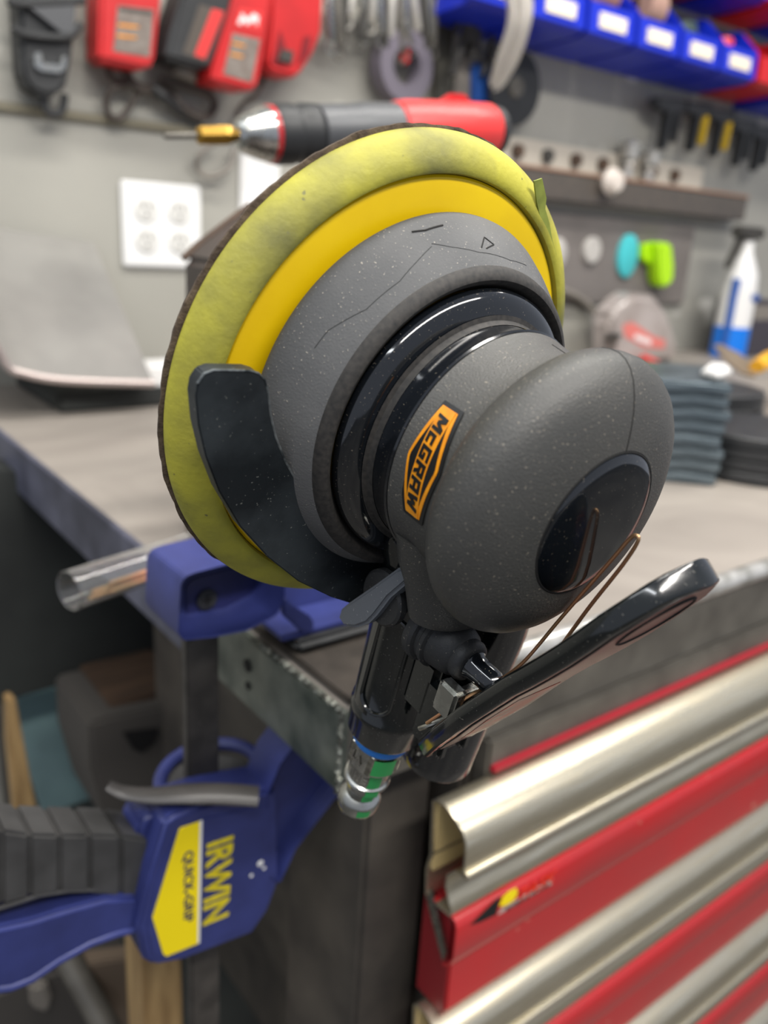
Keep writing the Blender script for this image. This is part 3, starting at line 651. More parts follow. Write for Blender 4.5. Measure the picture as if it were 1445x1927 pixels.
# release lever
rl = [atd(*p_, d_) for p_, d_ in (((203, 1478), .452), ((235, 1492), .453), ((290, 1497), .453), ((350, 1494), .455), ((420, 1494), .459), ((486, 1499), .462))]
rl = spline(rl, 6); nr_ = len(rl)
bmr = tube(rl, [.0040 + .0045 * min(1, i / nr_ * 1.6) for i in range(nr_)], 16, sx=.42)
cp('release_lever', bmr, M['levergrey'])
cp('shoulder', prism(PP([(258, 1600), (262, 1556), (275, 1537), (330, 1522), (350, 1545), (310, 1625), (275, 1622)], yb + .012), (0, .026, 0), .003, 3), M['blue'])
# arm of the sliding jaw under the bench
ja = prism(PP([(505, 1650), (505, 1500), (530, 1440), (560, 1400), (640, 1420), (648, 1490), (634, 1505), (560, 1600), (528, 1668)], .352), (0, .03, 0), .0016, 2, inset=(.003, .012))
cp('moving_jaw', ja, M['blue'])
# grip handle, made of five bevelled segments
hd = new()
top = [(-60, 1552), (4, 1563), (57, 1571), (113, 1572), (170, 1572), (228, 1573), (282, 1580)]
bot = [(-60, 1722), (4, 1706), (57, 1690), (113, 1683), (170, 1684), (228, 1690), (282, 1695)]
for i in range(6):
    pg = [top[i], (top[i + 1][0] - 1, top[i + 1][1]), (bot[i + 1][0] - 1, bot[i + 1][1]), bot[i]]
    P4 = PP(pg, .364); mid_t = P4[0].lerp(P4[1], .5)
    merge(hd, prism(P4, (0, .028, 0), .0016, 2))
cp('grip_handle', hd, M['grip'], ang=50)
cp('handle_lip', tube([at(x, y, 1, .365) for x, y in ((-40, 1722), (20, 1702), (75, 1684), (130, 1676), (186, 1674))], .0012, 8), M['grip'])
# trigger
tr = prism(PP([(-60, 1756), (0, 1748), (60, 1735), (120, 1716), (200, 1694), (262, 1690), (268, 1742), (225, 1764), (170, 1783), (110, 1818), (60, 1850), (20, 1866), (-60, 1876)], .36), (0, .026, 0), .002, 3)
cp('trigger', tr, M['blue'])
cp('trigger_rib', tube([at(x, y, 1, .3605) for x, y in ((-50, 1868), (20, 1858), (60, 1842), (110, 1808), (170, 1775), (222, 1756), (256, 1748))], .0022, 8), M['blue'])
# ================================================================== glass tube with copper rods
g0 = at(131, 1112, 2, -.217); g1 = at(400, 1022, 2, -.217)
ax = (g1 - g0).normalized(); GL = .22
gM = aim(g0, g1)
gt = lathe([(0, .0118), (-.0006, .0122), (0, .0127), (.03, .0127), (.06, .0124), (GL, .0124), (GL, .0112), (.06, .0112), (.03, .0115), (0, .0118)], 48, gM, cap=False)
tg = fin('glass_tube', gt, M['glass']); tag(tg, 'clear glass tube lying on the bench end, its open end sticking out to the left', 'tube')
for k, (u_, v_) in enumerate(((-.002, -.0085), (.0035, -.008), (-.006, -.0065), (.001, -.0048))):
    a0 = gM @ Vector((u_, v_, .012 + .006 * k)); a1 = gM @ Vector((u_, v_, GL - .01))
    # keep rods low in the tube
    dn = Vector((0, 0, -1)); sd_ = ax.cross(dn).normalized(); dn = (dn - ax * dn.dot(ax)).normalized()
    a0 = g0 + ax * (.012 + .006 * k) + sd_ * u_ - dn * v_; a1 = g0 + ax * (GL - .01) + sd_ * u_ - dn * v_
    r_ = fin('copper_rod', rod(a0, a1, .0015, 14), M['copper']); tag(r_, 'thin copper coated rod inside the clear glass tube', 'rod', 'copper rods in the glass tube')
# ================================================================== things on the bench, left and middle
sh_pts = [(-.35, 1.05, -.10), (.20, 1.05, -.165), (.235, 1.05, -.185), (.28, 1.05, -.192), (.52, 1.05, -.192), (.52, 1.1, .0), (-.35, 1.1, .02)]
s0 = [at(x, y, 1, 1.0) for x, y in ((-90, 560), (-30, 620), (0, 664), (14, 690), (40, 702), (120, 716), (290, 722))]
pan = new()
lo_ = s0; hi_ = [Vector((p_.x + .01, 1.228, p_.z + .16)) for p_ in lo_]
A_ = [pan.verts.new(p_) for p_ in lo_]; B_ = [pan.verts.new(p_) for p_ in hi_]
for i in range(len(A_) - 1): pan.faces.new((A_[i], A_[i + 1], B_[i + 1], B_[i]))
r_ = bmesh.ops.extrude_face_region(pan, geom=pan.faces[:]); bmesh.ops.translate(pan, verts=[g_ for g_ in r_['geom'] if isinstance(g_, bmesh.types.BMVert)], vec=(0, .002, -.004))
st_ = thing('sheet_metal_cover', (.4, 1.1, BZ), 'shiny bent sheet metal cover leaning on the wall at the left of the bench', 'metal sheet')
fin('sheet', pan, M['sheet'], st_, ang=50)
fin('rolled_edge', tube(spline(lo_, 5), .005, 10), mat('pinkish_rolled_edge', hexc(176, 164, 160), .35, metal=.5), st_)
fin('support_foot', box(.30, .52, 1.03, 1.22, BZ + .0005, at(120, 722, 1, 1.03).z - .012, .004), M['darkpanel'], st_)
p_ = at(310, 760, 2, BZ)
tag(fin('small_white_block', box(p_.x - .03, p_.x + .05, p_.y, p_.y + .05, BZ, BZ + .052, .004), M['whitepl']), 'small pale block on the bench beside the yellow sanding pad', 'block')
bp_ = [(345, 487), (372, 462), (470, 388), (900, 388), (900, 960), (345, 960)]
q_ = [at(x, y, 1, .57) for x, y in bp_]
for v_ in q_[-2:]: v_.z = BZ
tb = thing('drill_stand', (.5, .53, BZ), 'dark brown stand behind the yellow sanding pad, carrying the red drill', 'stand')
fin('stand_block', prism(q_, (0, -.07, 0), .004), mat('dark_brown_lacquer', hexc(58, 50, 46), .35, col2=hexc(80, 70, 64), ns=9), tb)
fin('stand_rim', tube([q_[0], q_[1], q_[2]], .0028, 8), M['brownwood'], tb)
# cordless drill
D0 = atd(446, 254, .62); D1 = atd(930, 247, .745); dM = aim(D0, D1); DL = (D1 - D0).length
dr = thing('cordless_drill', D0.lerp(D1, .5), 'red and dark grey cordless drill lying behind the top of the sanding pad', 'drill')
k_ = DL / 484
def dl(name, prof_, m, parent=None, seg=40, **kk): return fin(name, lathe([(z * k_, r_) for z, r_ in prof_], seg, dM, **kk), m, parent or dr)
bit = dl('bit_holder', [(-62, .0035), (-58, .0068), (-20, .0075), (-8, .006), (-4, .004)], M['brass'], seg=6)
dl('drill_bit', [(-110, .0012), (-106, .0022), (-60, .0024)], M['greysteel'], seg=14)
dl('chuck_nose', [(-4, .006), (0, .0105), (8, .013), (38, .0185), (48, .0195)], M['chrome'])
dl('red_chuck_ring', [(48, .0200), (50, .0206), (55, .0206), (56, .02)], M['red'])
dl('chuck_sleeve', [(56, .0205), (60, .0218), (86, .022), (90, .0206), (98, .0206), (102, .022), (122, .022), (126, .0205)], M['blackplastic'])
dl('gearbox', [(126, .018), (130, .0215), (195, .0215), (198, .0222), (210, .0228), (272, .0228), (276, .021)], M['gearbox'])
mh = dl('motor_housing', [(272, .0215), (277, .0240), (300, .0250), (400, .0240), (466, .0225), (474, .020)], M['redplastic2'])
up_ = (dM.to_3x3() @ Vector((0, 0, 1))); upv = Vector((0, 0, 1)); 
pc = dM @ Vector((0, 0, 400 * k_)); fin('top_ridge', prism([pc + up_ * a_ + upv * b_ for a_, b_ in ((-.045, .020), (-.02, .0235), (-.008, .030), (.008, .030), (.014, .0235), (.03, .020))], (0, .006, 0), .0015), M['redplastic'], mh)
dl('end_cap', [(474, .0205), (478, .0215), (488, .020), (492, .015)], M['blackplastic'])
hb_ = dM @ Vector((0, 0, 420 * k_))
fin('drill_handle', loft([(hb_ + Vector((0, .028, -.004)), up_ * .022, Vector((0, .012, 0))), (hb_ + Vector((0, .07, -.03)), up_ * .018, Vector((0, .008, .014))), (hb_ + Vector((.01, .13, -.06)), up_ * .02, Vector((0, .008, .015)))], 24), M['blackplastic'], dr)
# ================================================================== wall: outlet and small fixings
def wp(px, py, off=0): return at(px, py, 1, W - off)
def wpr(pts, off, th, b=.001, **k): return prism([wp(x, y, off) for x, y in pts], (0, th, 0), b, **k)
def wbox(x0, x1, z0, z1, y0, y1, b=.002, **k): return box(x0, x1, W - y1, W - y0, z0, z1, b, **k)
c = wp(303, 425); ot = thing('wall_outlet', (c.x, W, c.z), 'white four socket electrical outlet plate on the grey wall', 'outlet')
fin('cover_plate', wbox(c.x - .061, c.x + .061, c.z - .059, c.z + .059, 0, .008, .003, seg=3), M['outlet'], ot)
for sx in (-1, 1):
    for sz in (-1, 1):
        x = c.x + sx * .0255; z = c.z + sz * .021
        f_ = lathe([(0, .0165), (.0022, .0165), (.003, .0158), (.003, 0)], 32, Matrix.Translation((x, W - .0078, z)) @ Matrix.Rotation(math.pi / 2, 4, 'X'), cap=False)
        s_ = fin('socket', f_, mat('off_white_socket', hexc(214, 213, 208), .35) if (sx, sz) == (-1, -1) else bpy.data.materials['off_white_socket'], ot)
        sl_ = new()
        for dx, h in ((-.0055, .0085), (.0055, .007)): merge(sl_, box(x + dx - .001, x + dx + .001, W - .0112, W - .0106, z + .001, z + .001 + h))
        merge(sl_, lathe([(0, .0026), (.0004, .0026)], 12, Matrix.Translation((x, W - .0107, z - .007)) @ Matrix.Rotation(math.pi / 2, 4, 'X')))
        fin('slot', sl_, M['slot'], s_)
fin('screw', lathe([(0, .003), (.001, .003), (.0014, .001)], 14, Matrix.Translation((c.x - .0255, W - .008, c.z)) @ Matrix.Rotation(math.pi / 2, 4, 'X')), M['outlet'], ot)
c2 = wp(487, 325); tag(fin('blank_wall_plate', wbox(c2.x - .035, c2.x + .035, c2.z - .058, c2.z + .058, 0, .006, .002), M['outlet']), 'plain pale wall plate below the drill chuck', 'wall plate')
# ---- holster on the left
hs = thing('tool_holster', (.37, W, .13), 'black plastic tool holster with metal buckle hanging at the far upper left', 'holster')
Y1 = .05
fin('pouch', prism([wp(x, y, Y1) for x, y in ((34, 0), (40, 120), (44, 150), (62, 172), (88, 182), (112, 178), (126, 160), (136, 110), (146, 0), (146, -60), (34, -60))], (0, .045, 0), .006, 3), M['blackplastic'], hs)
fin('rim', tube(spline([wp(x, y, Y1 + .006) for x, y in ((22, 52), (45, 64), (90, 70), (130, 68), (152, 46))], 6), .005, 10), M['blackplastic'], hs)
fin('rim', tube(spline([wp(x, y, Y1 + .006) for x, y in ((14, 2), (40, 8), (90, 6), (130, 4), (158, 0))], 6), .005, 10), M['blackplastic'], hs)
fin('flap', prism([wp(x, y, Y1 + .010) for x, y in ((56, 14), (118, 64), (140, 60), (142, 8))], (0, .004, 0), .001), M['gearbox'], hs)
fin('buckle', prism([wp(x, y, Y1 + .006) for x, y in ((64, 100), (66, 126), (78, 134), (112, 138), (124, 128), (126, 106), (118, 104), (114, 122), (80, 118), (78, 98))], (0, .005, 0), .001), M['chrome'], hs)
fin('hang_loop', tube(spline([wp(x, y, .03) for x, y in ((82, 178), (86, 205), (100, 214), (116, 208), (122, 178))], 6), .0055, 10), M['blackplastic'], hs)
# ---- chargers and batteries
def unit(name, label, cat, pts, th, off, m, lab=None, labm=None, extra=None, grp=None):
    cx = wp(*pts[0], off)
    t = thing(name, (cx.x, W, cx.z), label, cat, grp)
    fin('case', wpr(pts, off + th, th, .005, seg=3), m, t)
    if lab: fin('rating_label', wpr(lab, off + th + .0008, .0012, 0), labm or M['greylabel'], t, smooth=False)
    for nm, pp, mm_, dd in (extra or []): fin(nm, wpr(pp, off + th + dd, abs(dd) + .001, .0006), mm_, t)
    return t
unit('battery_charger', 'red charger with upright grey label, leftmost of the red tools on the wall', 'charger',
     [(186, 112), (188, 0), (190, -60), (312, -60), (304, 0), (292, 118), (280, 130), (262, 128)], .055, .012, M['redplastic'],
     [(213, 96), (222, 10), (290, 18), (282, 108)], None, [('label_line', [(224, 20), (224, 13), (288, 21), (287, 28)], M['slot'], .0014), ('label_line', [(222, 50), (223, 44), (262, 48), (261, 54)], M['orange'], .0014), ('label_line', [(220, 70), (221, 64), (258, 68), (257, 74)], M['orange'], .0014)])
unit('battery_pack', 'tilted black battery pack with a red striped label between the red chargers', 'battery',
     [(312, 108), (322, 60), (352, -40), (470, -40), (448, 20), (400, 124), (390, 130)], .06, .02, M['blackplastic'],
     [(344, 100), (376, 8), (424, 22), (386, 116)], mat('dark_grey_label', hexc(78, 70, 62), .5), [('red_stripe', [(366, 104), (400, 16), (422, 22), (386, 112)], M['redplastic2'], .0016)])
tag(fin('grey_plug', rod(wp(346, 148, .035), wp(352, 118, .035), .017, 24, b=.003), M['greycable']), 'grey round plug under the tilted black battery pack', 'plug')
unit('battery_charger', 'tilted red charger with white logo patch and grey label, beside the black battery pack', 'charger',
     [(400, 152), (398, 140), (440, 0), (452, -50), (514, -50), (508, 10), (494, 120), (484, 164), (470, 170)], .06, .03, M['redplastic'],
     [(420, 140), (438, 62), (490, 74), (474, 156)], None, [('logo_patch', [(442, 50), (450, 14), (496, 22), (490, 60)], M['redplastic2'], .0012), ('logo_stroke', [(447, 44), (456, 24), (466, 36), (478, 24), (488, 32), (484, 50), (478, 38), (466, 48), (458, 38), (454, 48)], M['whitepl'], .002), ('label_line', [(436, 84), (437, 78), (462, 84), (461, 90)], M['orange'], .0014), ('label_line', [(432, 104), (433, 98), (458, 104), (457, 110)], M['orange'], .0014)])
unit('battery_charger', 'red charger with open battery slot and grey contact block, rightmost of the red tools', 'charger',
     [(500, 120), (508, 30), (512, -50), (612, -50), (606, 60), (590, 100), (562, 142), (550, 146), (510, 136)], .05, .012, M['redplastic'],
     None, None, [('slot_wall', [(512, 118), (528, 56), (542, 100), (532, 126)], M['darkred'], .002), ('slot_wall', [(560, 124), (572, 70), (586, 66), (582, 100)], M['darkred'], .002), ('contact_block', [(524, 112), (532, 92), (554, 96), (550, 120)], M['slot'], .006)])
def cord(label, pts, r, m, off=.02, name='power_cord', grp=None, cat='cord'):
    P = spline([wp(*p, off + (0.006 * math.sin(i * 2.1))) for i, p in enumerate(pts)], 8)
    return tag(fin(name, tube(P, r, 8), m), label, cat, grp)
cord('dark cord looping down under the leftmost red charger', [(200, 120), (214, 150), (260, 158), (250, 190), (226, 222), (204, 214), (202, 180), (230, 160), (300, 166)], .0042, M['cable'])
cord('brown cord bundle drooping left of the brass drill bit holder', [(232, 130), (262, 166), (318, 172), (346, 204), (384, 222), (404, 200), (392, 176), (352, 164), (300, 150)], .0055, M['cable'])
cord('thick dark cord sagging across the cord bundle', [(286, 164), (310, 184), (345, 212), (380, 226)], .008, M['blackplastic'])
cord('thin cord looping left of the drill chuck, behind it', [(500, 140), (480, 180), (456, 196), (448, 222), (470, 250), (520, 210), (600, 200)], .0035, M['cable'])
cord('dark looped hook below the brass bit holder', [(404, 270), (376, 290), (372, 318), (398, 332), (430, 316), (440, 280)], .004, M['greycable'], name='wall_hook', cat='hook')
# ---- hanging silver tools (collets, keys) behind the top edge
rk = random.Random(11)
tag(fin('hanging_rail', box(wp(612, -30).x, wp(850, -30).x, W - .06, W - .045, wp(700, -22).z, wp(700, -22).z + .012, .002), M['greysteel']), 'grey rail the silver keys hang from, at the top edge of the view', 'rail')
for i, (x, y0, y1, dx, m) in enumerate(((618, -20, 76, 4, 'chrome'), (650, -20, 60, -6, 'slot'), (668, -20, 28, -14, 'silverlabel'), (690, -10, 72, -14, 'slot'), (700, -20, 38, -2, 'silverlabel'), (722, -20, 90, 2, 'slot'), (738, -20, 70, -4, 'silverlabel'), (762, -20, 48, 0, 'chrome'), (776, -20, 58, 10, 'silverlabel'), (758, 40, 84, 14, 'zinc'), (792, -20, 92, 8, 'slot'), (820, -20, 88, -6, 'greysteel'), (633, -20, 90, 6, 'greysteel'), (680, -20, 60, 6, 'zinc'), (712, -20, 64, 6, 'chrome'), (750, -20, 96, 4, 'greysteel'), (806, -20, 70, 4, 'zinc'))):
    a_ = wp(x, y0, .05); b_ = wp(x + dx, y1, .045)
    bm = rod(a_, b_, .0068, 12, b=.001); merge(bm, tube([b_ + Vector((.009 * math.cos(t_), 0, -.009 + .009 * math.sin(t_))) for t_ in [k * math.pi / 8 for k in range(16)]], .002, 6, closed=True))
    nm = {'chrome': 'bright chrome', 'slot': 'dark', 'silverlabel': 'pale silver', 'zinc': 'grey zinc', 'greysteel': 'dull grey'}[m]
    tag(fin('hanging_key', bm, M[m]), '%s key hanging on the wall rail %s' % (nm, ('just right of the red chargers', 'second from the red chargers', 'tilted, above the pale wall', 'slanting, left of the middle', 'straight, at the middle left', 'long, above the grey tape roll', 'straight, left above the tape roll', 'above the red tag', 'leaning right, beside the red tag', 'above the red tag, low', 'right of the red tag', 'rightmost, beside the dark strap', 'second right of the red chargers', 'short, between two bright ones', 'left of the longest dark key', 'long, left of the red tag', 'second from the dark strap')[i]), 'key', 'keys and collets on the wall rail')
tag(fin('red_tag', wpr([(754, 84), (774, 86), (772, 116), (764, 122), (756, 114)], .045, .006, .002), M['redplastic']), 'small red tag hanging below the silver keys', 'tag')
rc = wp(745, 128, .02); tag(fin('tape_roll', lathe([(0, .028), (0, .053), (.03, .053), (.03, .028), (0, .028)], 48, Matrix.Translation(rc) @ Matrix.Rotation(math.pi / 2, 4, 'X'), cap=False), mat('grey_tape', hexc(108, 102, 112), .5)), 'grey tape roll hanging above the drill', 'tape roll')
tag(fin('hanging_strap', wpr([(826, -20), (864, -20), (852, 100), (846, 196), (818, 196), (822, 90)], .02, .008, .002), mat('dark_olive_webbing', hexc(66, 64, 56), .7)), 'dark olive strap hanging between the keys and the zip ties', 'strap')
cl_ = new()
for i in range(16):
    a_ = wp(868 + rk.random() * 60, 0 + rk.random() * 90, .03 + .02 * rk.random()); merge(cl_, tube([a_, a_ + Vector(((rk.random() - .5) * .05, 0, -.03 - .03 * rk.random()))], .004 + .003 * rk.random(), 7))
t = tag(fin('hanging_sockets', cl_, M['slot']), 'dark cluster of small fittings hanging left of the white zip ties', 'fittings'); t['kind'] = 'stuff'
# black angle grinder guard and blue patch
dc = wp(965, 165, .03)
gd = thing('cutting_disc', (dc.x, W, dc.z), 'black round disc hanging beside the white zip ties', 'disc')
fin('disc_blade', lathe([(0, 0), (0, .062), (.004, .064), (.008, .062), (.008, 0)], 48, Matrix.Translation(dc) @ Matrix.Rotation(math.pi / 2, 4, 'X'), cap=False), M['blackplastic'], gd)
fin('disc_hub', lathe([(.008, .018), (.012, .016), (.012, 0)], 24, Matrix.Translation(dc) @ Matrix.Rotation(math.pi / 2, 4, 'X'), cap=False), M['greysteel'], gd)
tag(fin('blue_case', wpr([(890, 120), (925, 118), (926, 196), (890, 192)], .02, .015, .003), M['deepblue']), 'deep blue flat case on the wall, left of the black disc', 'case')
tag(fin('pale_hanging_rag', wpr([(862, 110), (888, 104), (884, 196), (852, 194)], .012, .004, .001), M['greycable']), 'pale grey cloth strip hanging above the drill end cap', 'rag')
# white zip tie bundle
zt_ = thing('zip_tie_bundle', wp(960, 60, .08), 'bundle of milky white zip ties hanging left of the blue bins', 'zip ties')
for i in range(16):
    o_ = (i - 8) * 2.0; dd = rk.random() * .012
    P = spline([wp(950 + o_ * 1.5, -40, .20 + dd), wp(978 + o_ * 1.5, 0, .20 + dd), wp(976 + o_ * 1.3, 50, .19 + dd), wp(956 + o_ * 1.3, 110 + rk.random() * 6, .16 + dd), wp(936 + o_ * .8, 150 + rk.random() * 22, .13 + dd)], 6)
    fin('zip_tie', tube(P, .0025, 6), M['ziptie'], zt_)
# ================================================================== hanging bins
def hbin(xc, zc, m, label, grp, wdt=.126, dep=.14, hgt=.10, yf=1.10, lab=True):
    t = thing('storage_bin', (xc, yf + dep / 2, zc - .036), label, 'bin', grp)
    bm = new(); x0, x1 = xc - wdt / 2, xc + wdt / 2; zb = zc - .026; th = .003
    merge(bm, prism([(x0, yf + .018, zb), (x1, yf + .018, zb), (x1, yf + dep, zb - .008), (x0, yf + dep, zb - .008)], (0, 0, -.003), .0008))
    merge(bm, prism([(x0, yf, zb + .004), (x1, yf, zb + .004), (x1, yf + .004, zb + .054), (x0, yf + .004, zb + .054)], (0, .004, 0), .001))
    merge(bm, prism([(x0, yf, zb + .005), (x1, yf, zb + .005), (x1, yf + .02, zb - .003), (x0, yf + .02, zb - .003)], (0, .003, .003), .0008))
    for xs in (x0, x1 - th):
        merge(bm, prism([(xs, yf + .018, zb - .002), (xs, yf, zb + .006), (xs, yf + .002, zb + .056), (xs, yf + .05, zb + hgt), (xs, yf + dep, zb + hgt), (xs, yf + dep, zb - .01)], (th, 0, 0), .0008))
    merge(bm, box(x0, x1, yf + dep - .003, yf + dep, zb - .01, zb + hgt, .0008))
    fin('bin_shell', bm, m, t, ang=30)
    if lab: fin('card_label', box(xc - .036, xc + .036, yf - .002, yf + .003, zc - .011, zc + .013, .0006), M['paper'], t)
    return t
LX = (1.035, 1.17, 1.305, 1.44, 1.575, 1.71)
nm_ = ('blue storage bin nearest the white zip ties', 'blue bin with cream label, second from the zip ties', 'blue bin with cream label holding a pink roll', 'blue bin holding a tan roll, in the middle of the lower row', 'blue bin with cream label holding dark parts', 'last labelled blue bin, beside the red bin')
for i, x in enumerate(LX): hbin(x, .372, M['binblue'], nm_[i], 'blue bins of the lower row')
hbin(1.85, .372, M['binred'], 'red bin at the far end of the labelled blue row', 'red bins', lab=False)
hbin(1.99, .36, M['binblue'], 'blue bin just past the low red bin', 'blue bins at the right edge', lab=False)
hbin(2.13, .36, M['binblue'], 'blue bin furthest right in the lower row', 'blue bins at the right edge', lab=False)
tag(fin('wire_roll', lathe([(0, .012), (0, .042), (.05, .042), (.05, .012), (0, .012)], 36, Matrix.Translation((1.305, 1.15, .43)) @ Matrix.Rotation(math.pi / 2, 4, 'Y') @ Matrix.Translation((0, 0, -.025)), cap=False), M['pinkroll']), 'dusty pink roll standing in a blue bin', 'roll')
tag(fin('wire_roll', lathe([(0, .012), (0, .042), (.05, .042), (.05, .012), (0, .012)], 36, Matrix.Translation((1.44, 1.15, .43)) @ Matrix.Rotation(math.pi / 2, 4, 'Y') @ Matrix.Translation((0, 0, -.025)), cap=False), mat('tan_roll', hexc(168, 134, 120), .6)), 'tan roll standing in the fourth blue bin', 'roll')
tag(fin('dark_jar', lathe([(0, .03), (.055, .032), (.06, .028), (.07, .028)], 30, Matrix.Translation((1.57, 1.15, .355))), mat('dark_teal_jar', hexc(60, 76, 74), .3)), 'dark teal jar standing in the fifth blue bin', 'jar')
tag(fin('pink_jar', lathe([(0, .02), (.05, .02), (.055, .017)], 24, Matrix.Translation((1.70, 1.14, .365))), M['redplastic2']), 'pinkish red jar in the last labelled blue bin', 'jar')
for i, (x, cname) in enumerate(((1.43, 'red'), (1.57, 'red'), (1.71, 'blue'), (1.85, 'red'), (1.99, 'blue'), (2.13, 'red'), (2.27, 'blue'))):
    hbin(x, .52, M['bin' + cname], '%s bin in the upper row, %s' % (cname, ('above the middle of the labelled bins', 'above the fifth labelled blue bin', 'between two red bins', 'above the low red bin', 'second blue from the left', 'nearest the right edge', 'last of all, past the red ones')[i]), 'upper bins', lab=False)
tag(fin('bin_rail', box(.98, 2.4, W - .006, W, .44, .47, .001), M['greysteel']), 'grey rail on the wall that carries the bins', 'rail')
# ---- black spring clamps hanging under the bins
for i, (x, y) in enumerate(((1265, 208), (1318, 214), (1362, 226), (1404, 246), (1438, 258))):
    p_ = wp(x, y, .05); t = thing('spring_clamp', p_, ('black hand clamp hanging below the red bin, leftmost of its row', 'black hand clamp with yellow trigger, second of its row', 'black hand clamp with slanted yellow lever, middle of its row', 'black hand clamp near the right edge, drooping low', 'black hand clamp at the right edge of the view')[i], 'clamp', 'hand clamps under the bins')
    fin('clamp_frame', prism([p_ + Vector(v_) for v_ in ((-.05, 0, .02), (.045, 0, .026), (.05, 0, .004), (.012, 0, -.004), (.004, 0, -.075), (-.014, 0, -.075), (-.01, 0, -.006), (-.05, 0, -.002))], (0, .02, 0), .003), M['blackplastic'], t)
    fin('clamp_handle', prism([p_ + Vector(v_) for v_ in ((.018, -.002, -.002), (.034, -.002, 0), (.03, -.002, -.06), (.02, -.002, -.06))], (0, .014, 0), .002), M['yellowtool'] if i in (1, 2) else M['blackplastic'], t)
    fin('jaw_tip', rod(p_ + Vector((-.05, .01, .01)), p_ + Vector((-.064, .01, .01)), .007, 14), M['greycable'] if i == 2 else M['blackplastic'], t)
# ---- dark tool rail with things on it
rlz = .112
tr_ = thing('tool_rail', (1.45, W, .08), 'long dark magnetic tool rail on the wall right of the sanding pad', 'rail')
fin('rail_bar', box(.90, 1.99, W - .045, W, .082, .135, .003), mat('dark_taupe_rail', hexc(74, 70, 66), .5, col2=hexc(92, 84, 76), ns=40, stretch=(8, 1, 1)), tr_)
fin('rust_edge', box(.90, 1.99, W - .047, W - .035, .134, .139, .001), mat('rusty_edge', hexc(150, 112, 88), .7), tr_)
tb_ = thing('label_board', (1.3, W, .14), 'cream board with brown holders above the dark tool rail', 'board')
fin('board', box(1.0, 1.84, W - .012, W, .14, .188, .002), mat('cream_board', hexc(192, 184, 170), .6), tb_)
for i in range(9):
    x = 1.06 + i * .083
    fin('holder', lathe([(0, .013), (.012, .012), (.012, 0)], 18, Matrix.Translation((x, W - .012, .163)) @ Matrix.Rotation(math.pi / 2, 4, 'X'), cap=False), M['brownwood'] if i % 3 else M['slot'], tb_)
for i, (x, y, h) in enumerate(((1178, 255, 75), (1218, 272, 62))):
    b_ = wp(x, y + h, .03); t_ = wp(x, y, .03); H_ = t_.z - b_.z
    tag(fin('chrome_faucet', lathe([(0, .010), (.004, .012), (H_ * .3, .011), (H_ * .36, .017), (H_ * .5, .010), (H_ * .55, .018), (H_ * .9, .022), (H_, .014)], 30, Matrix.Translation((b_.x, W - .03, rlz + .027))), M['brightsteel']), ('taller polished chrome fitting standing on the dark tool rail' , 'shorter polished chrome fitting on the dark tool rail, right of the taller')[i], 'fitting', 'chrome fittings on the rail')
b_ = wp(1148, 342, .06); tag(fin('white_ball', lathe([(0, .0), (.004, .018), (.02, .027), (.036, .018), (.04, 0)], 28, Matrix.Translation((b_.x, W - .045, b_.z)) @ Matrix.Rotation(math.pi / 2, 4, 'X'), cap=False), mat('warm_white_knob', hexc(214, 204, 194), .4)), 'white ball on the front of the dark tool rail', 'ball')
# ---- taupe panel with discs
px_ = thing('magnet_panel', (1.55, W, -.1), 'taupe grey panel on the wall under the dark tool rail', 'panel')
fin('panel_sheet', box(1.18, 1.845, W - .012, W, -.118, .062, .003), M['panelgrey'], px_)
def disc_(x, y, rx, rz, m, name, label, cat='disc', off=.02, grp=None):
    p_ = wp(x, y, off); bm = lathe([(0, 1), (.008, 1), (.01, .9), (.01, 0)], 36, None, cap=False)
    bm.transform(Matrix.Translation((p_.x, W - .012, p_.z)) @ Matrix.Rotation(math.pi / 2, 4, 'X') @ Matrix.Diagonal((rx, rz, 1, 1)))
    return tag(fin(name, bm, m), label, cat, grp)
wd = mat('pale_disc', hexc(188, 184, 178), .35)
disc_(1048, 478, .03, .032, wd, 'pale_disc', 'pale round disc half behind the edge of the sanding pad')
disc_(1116, 471, .026, .027, wd, 'pale_disc', 'pale round disc between the pad and the cyan oval disc')
disc_(1183, 482, .033, .046, M['cyan'], 'cyan_disc', 'cyan oval disc on the taupe panel')
lm = thing('lime_holder', wp(1240, 500, .05), 'lime green bent holder on the taupe panel beside the cyan disc', 'holder')
fin('holder_body', wpr([(1238, 455), (1266, 458), (1270, 500), (1268, 528), (1258, 540), (1246, 541), (1240, 530)], .05, .035, .006, seg=3), M['lime'], lm)
fin('holder_arm', wpr([(1210, 460), (1240, 455), (1242, 490), (1226, 500), (1210, 488)], .03, .016, .003), M['lime'], lm)
cord('grey hose arching on the wall right of the sanding pad', [(1020, 540), (1060, 548), (1096, 566), (1124, 596), (1140, 640), (1146, 680)], .008, M['greycable'], name='grey_hose', cat='hose')
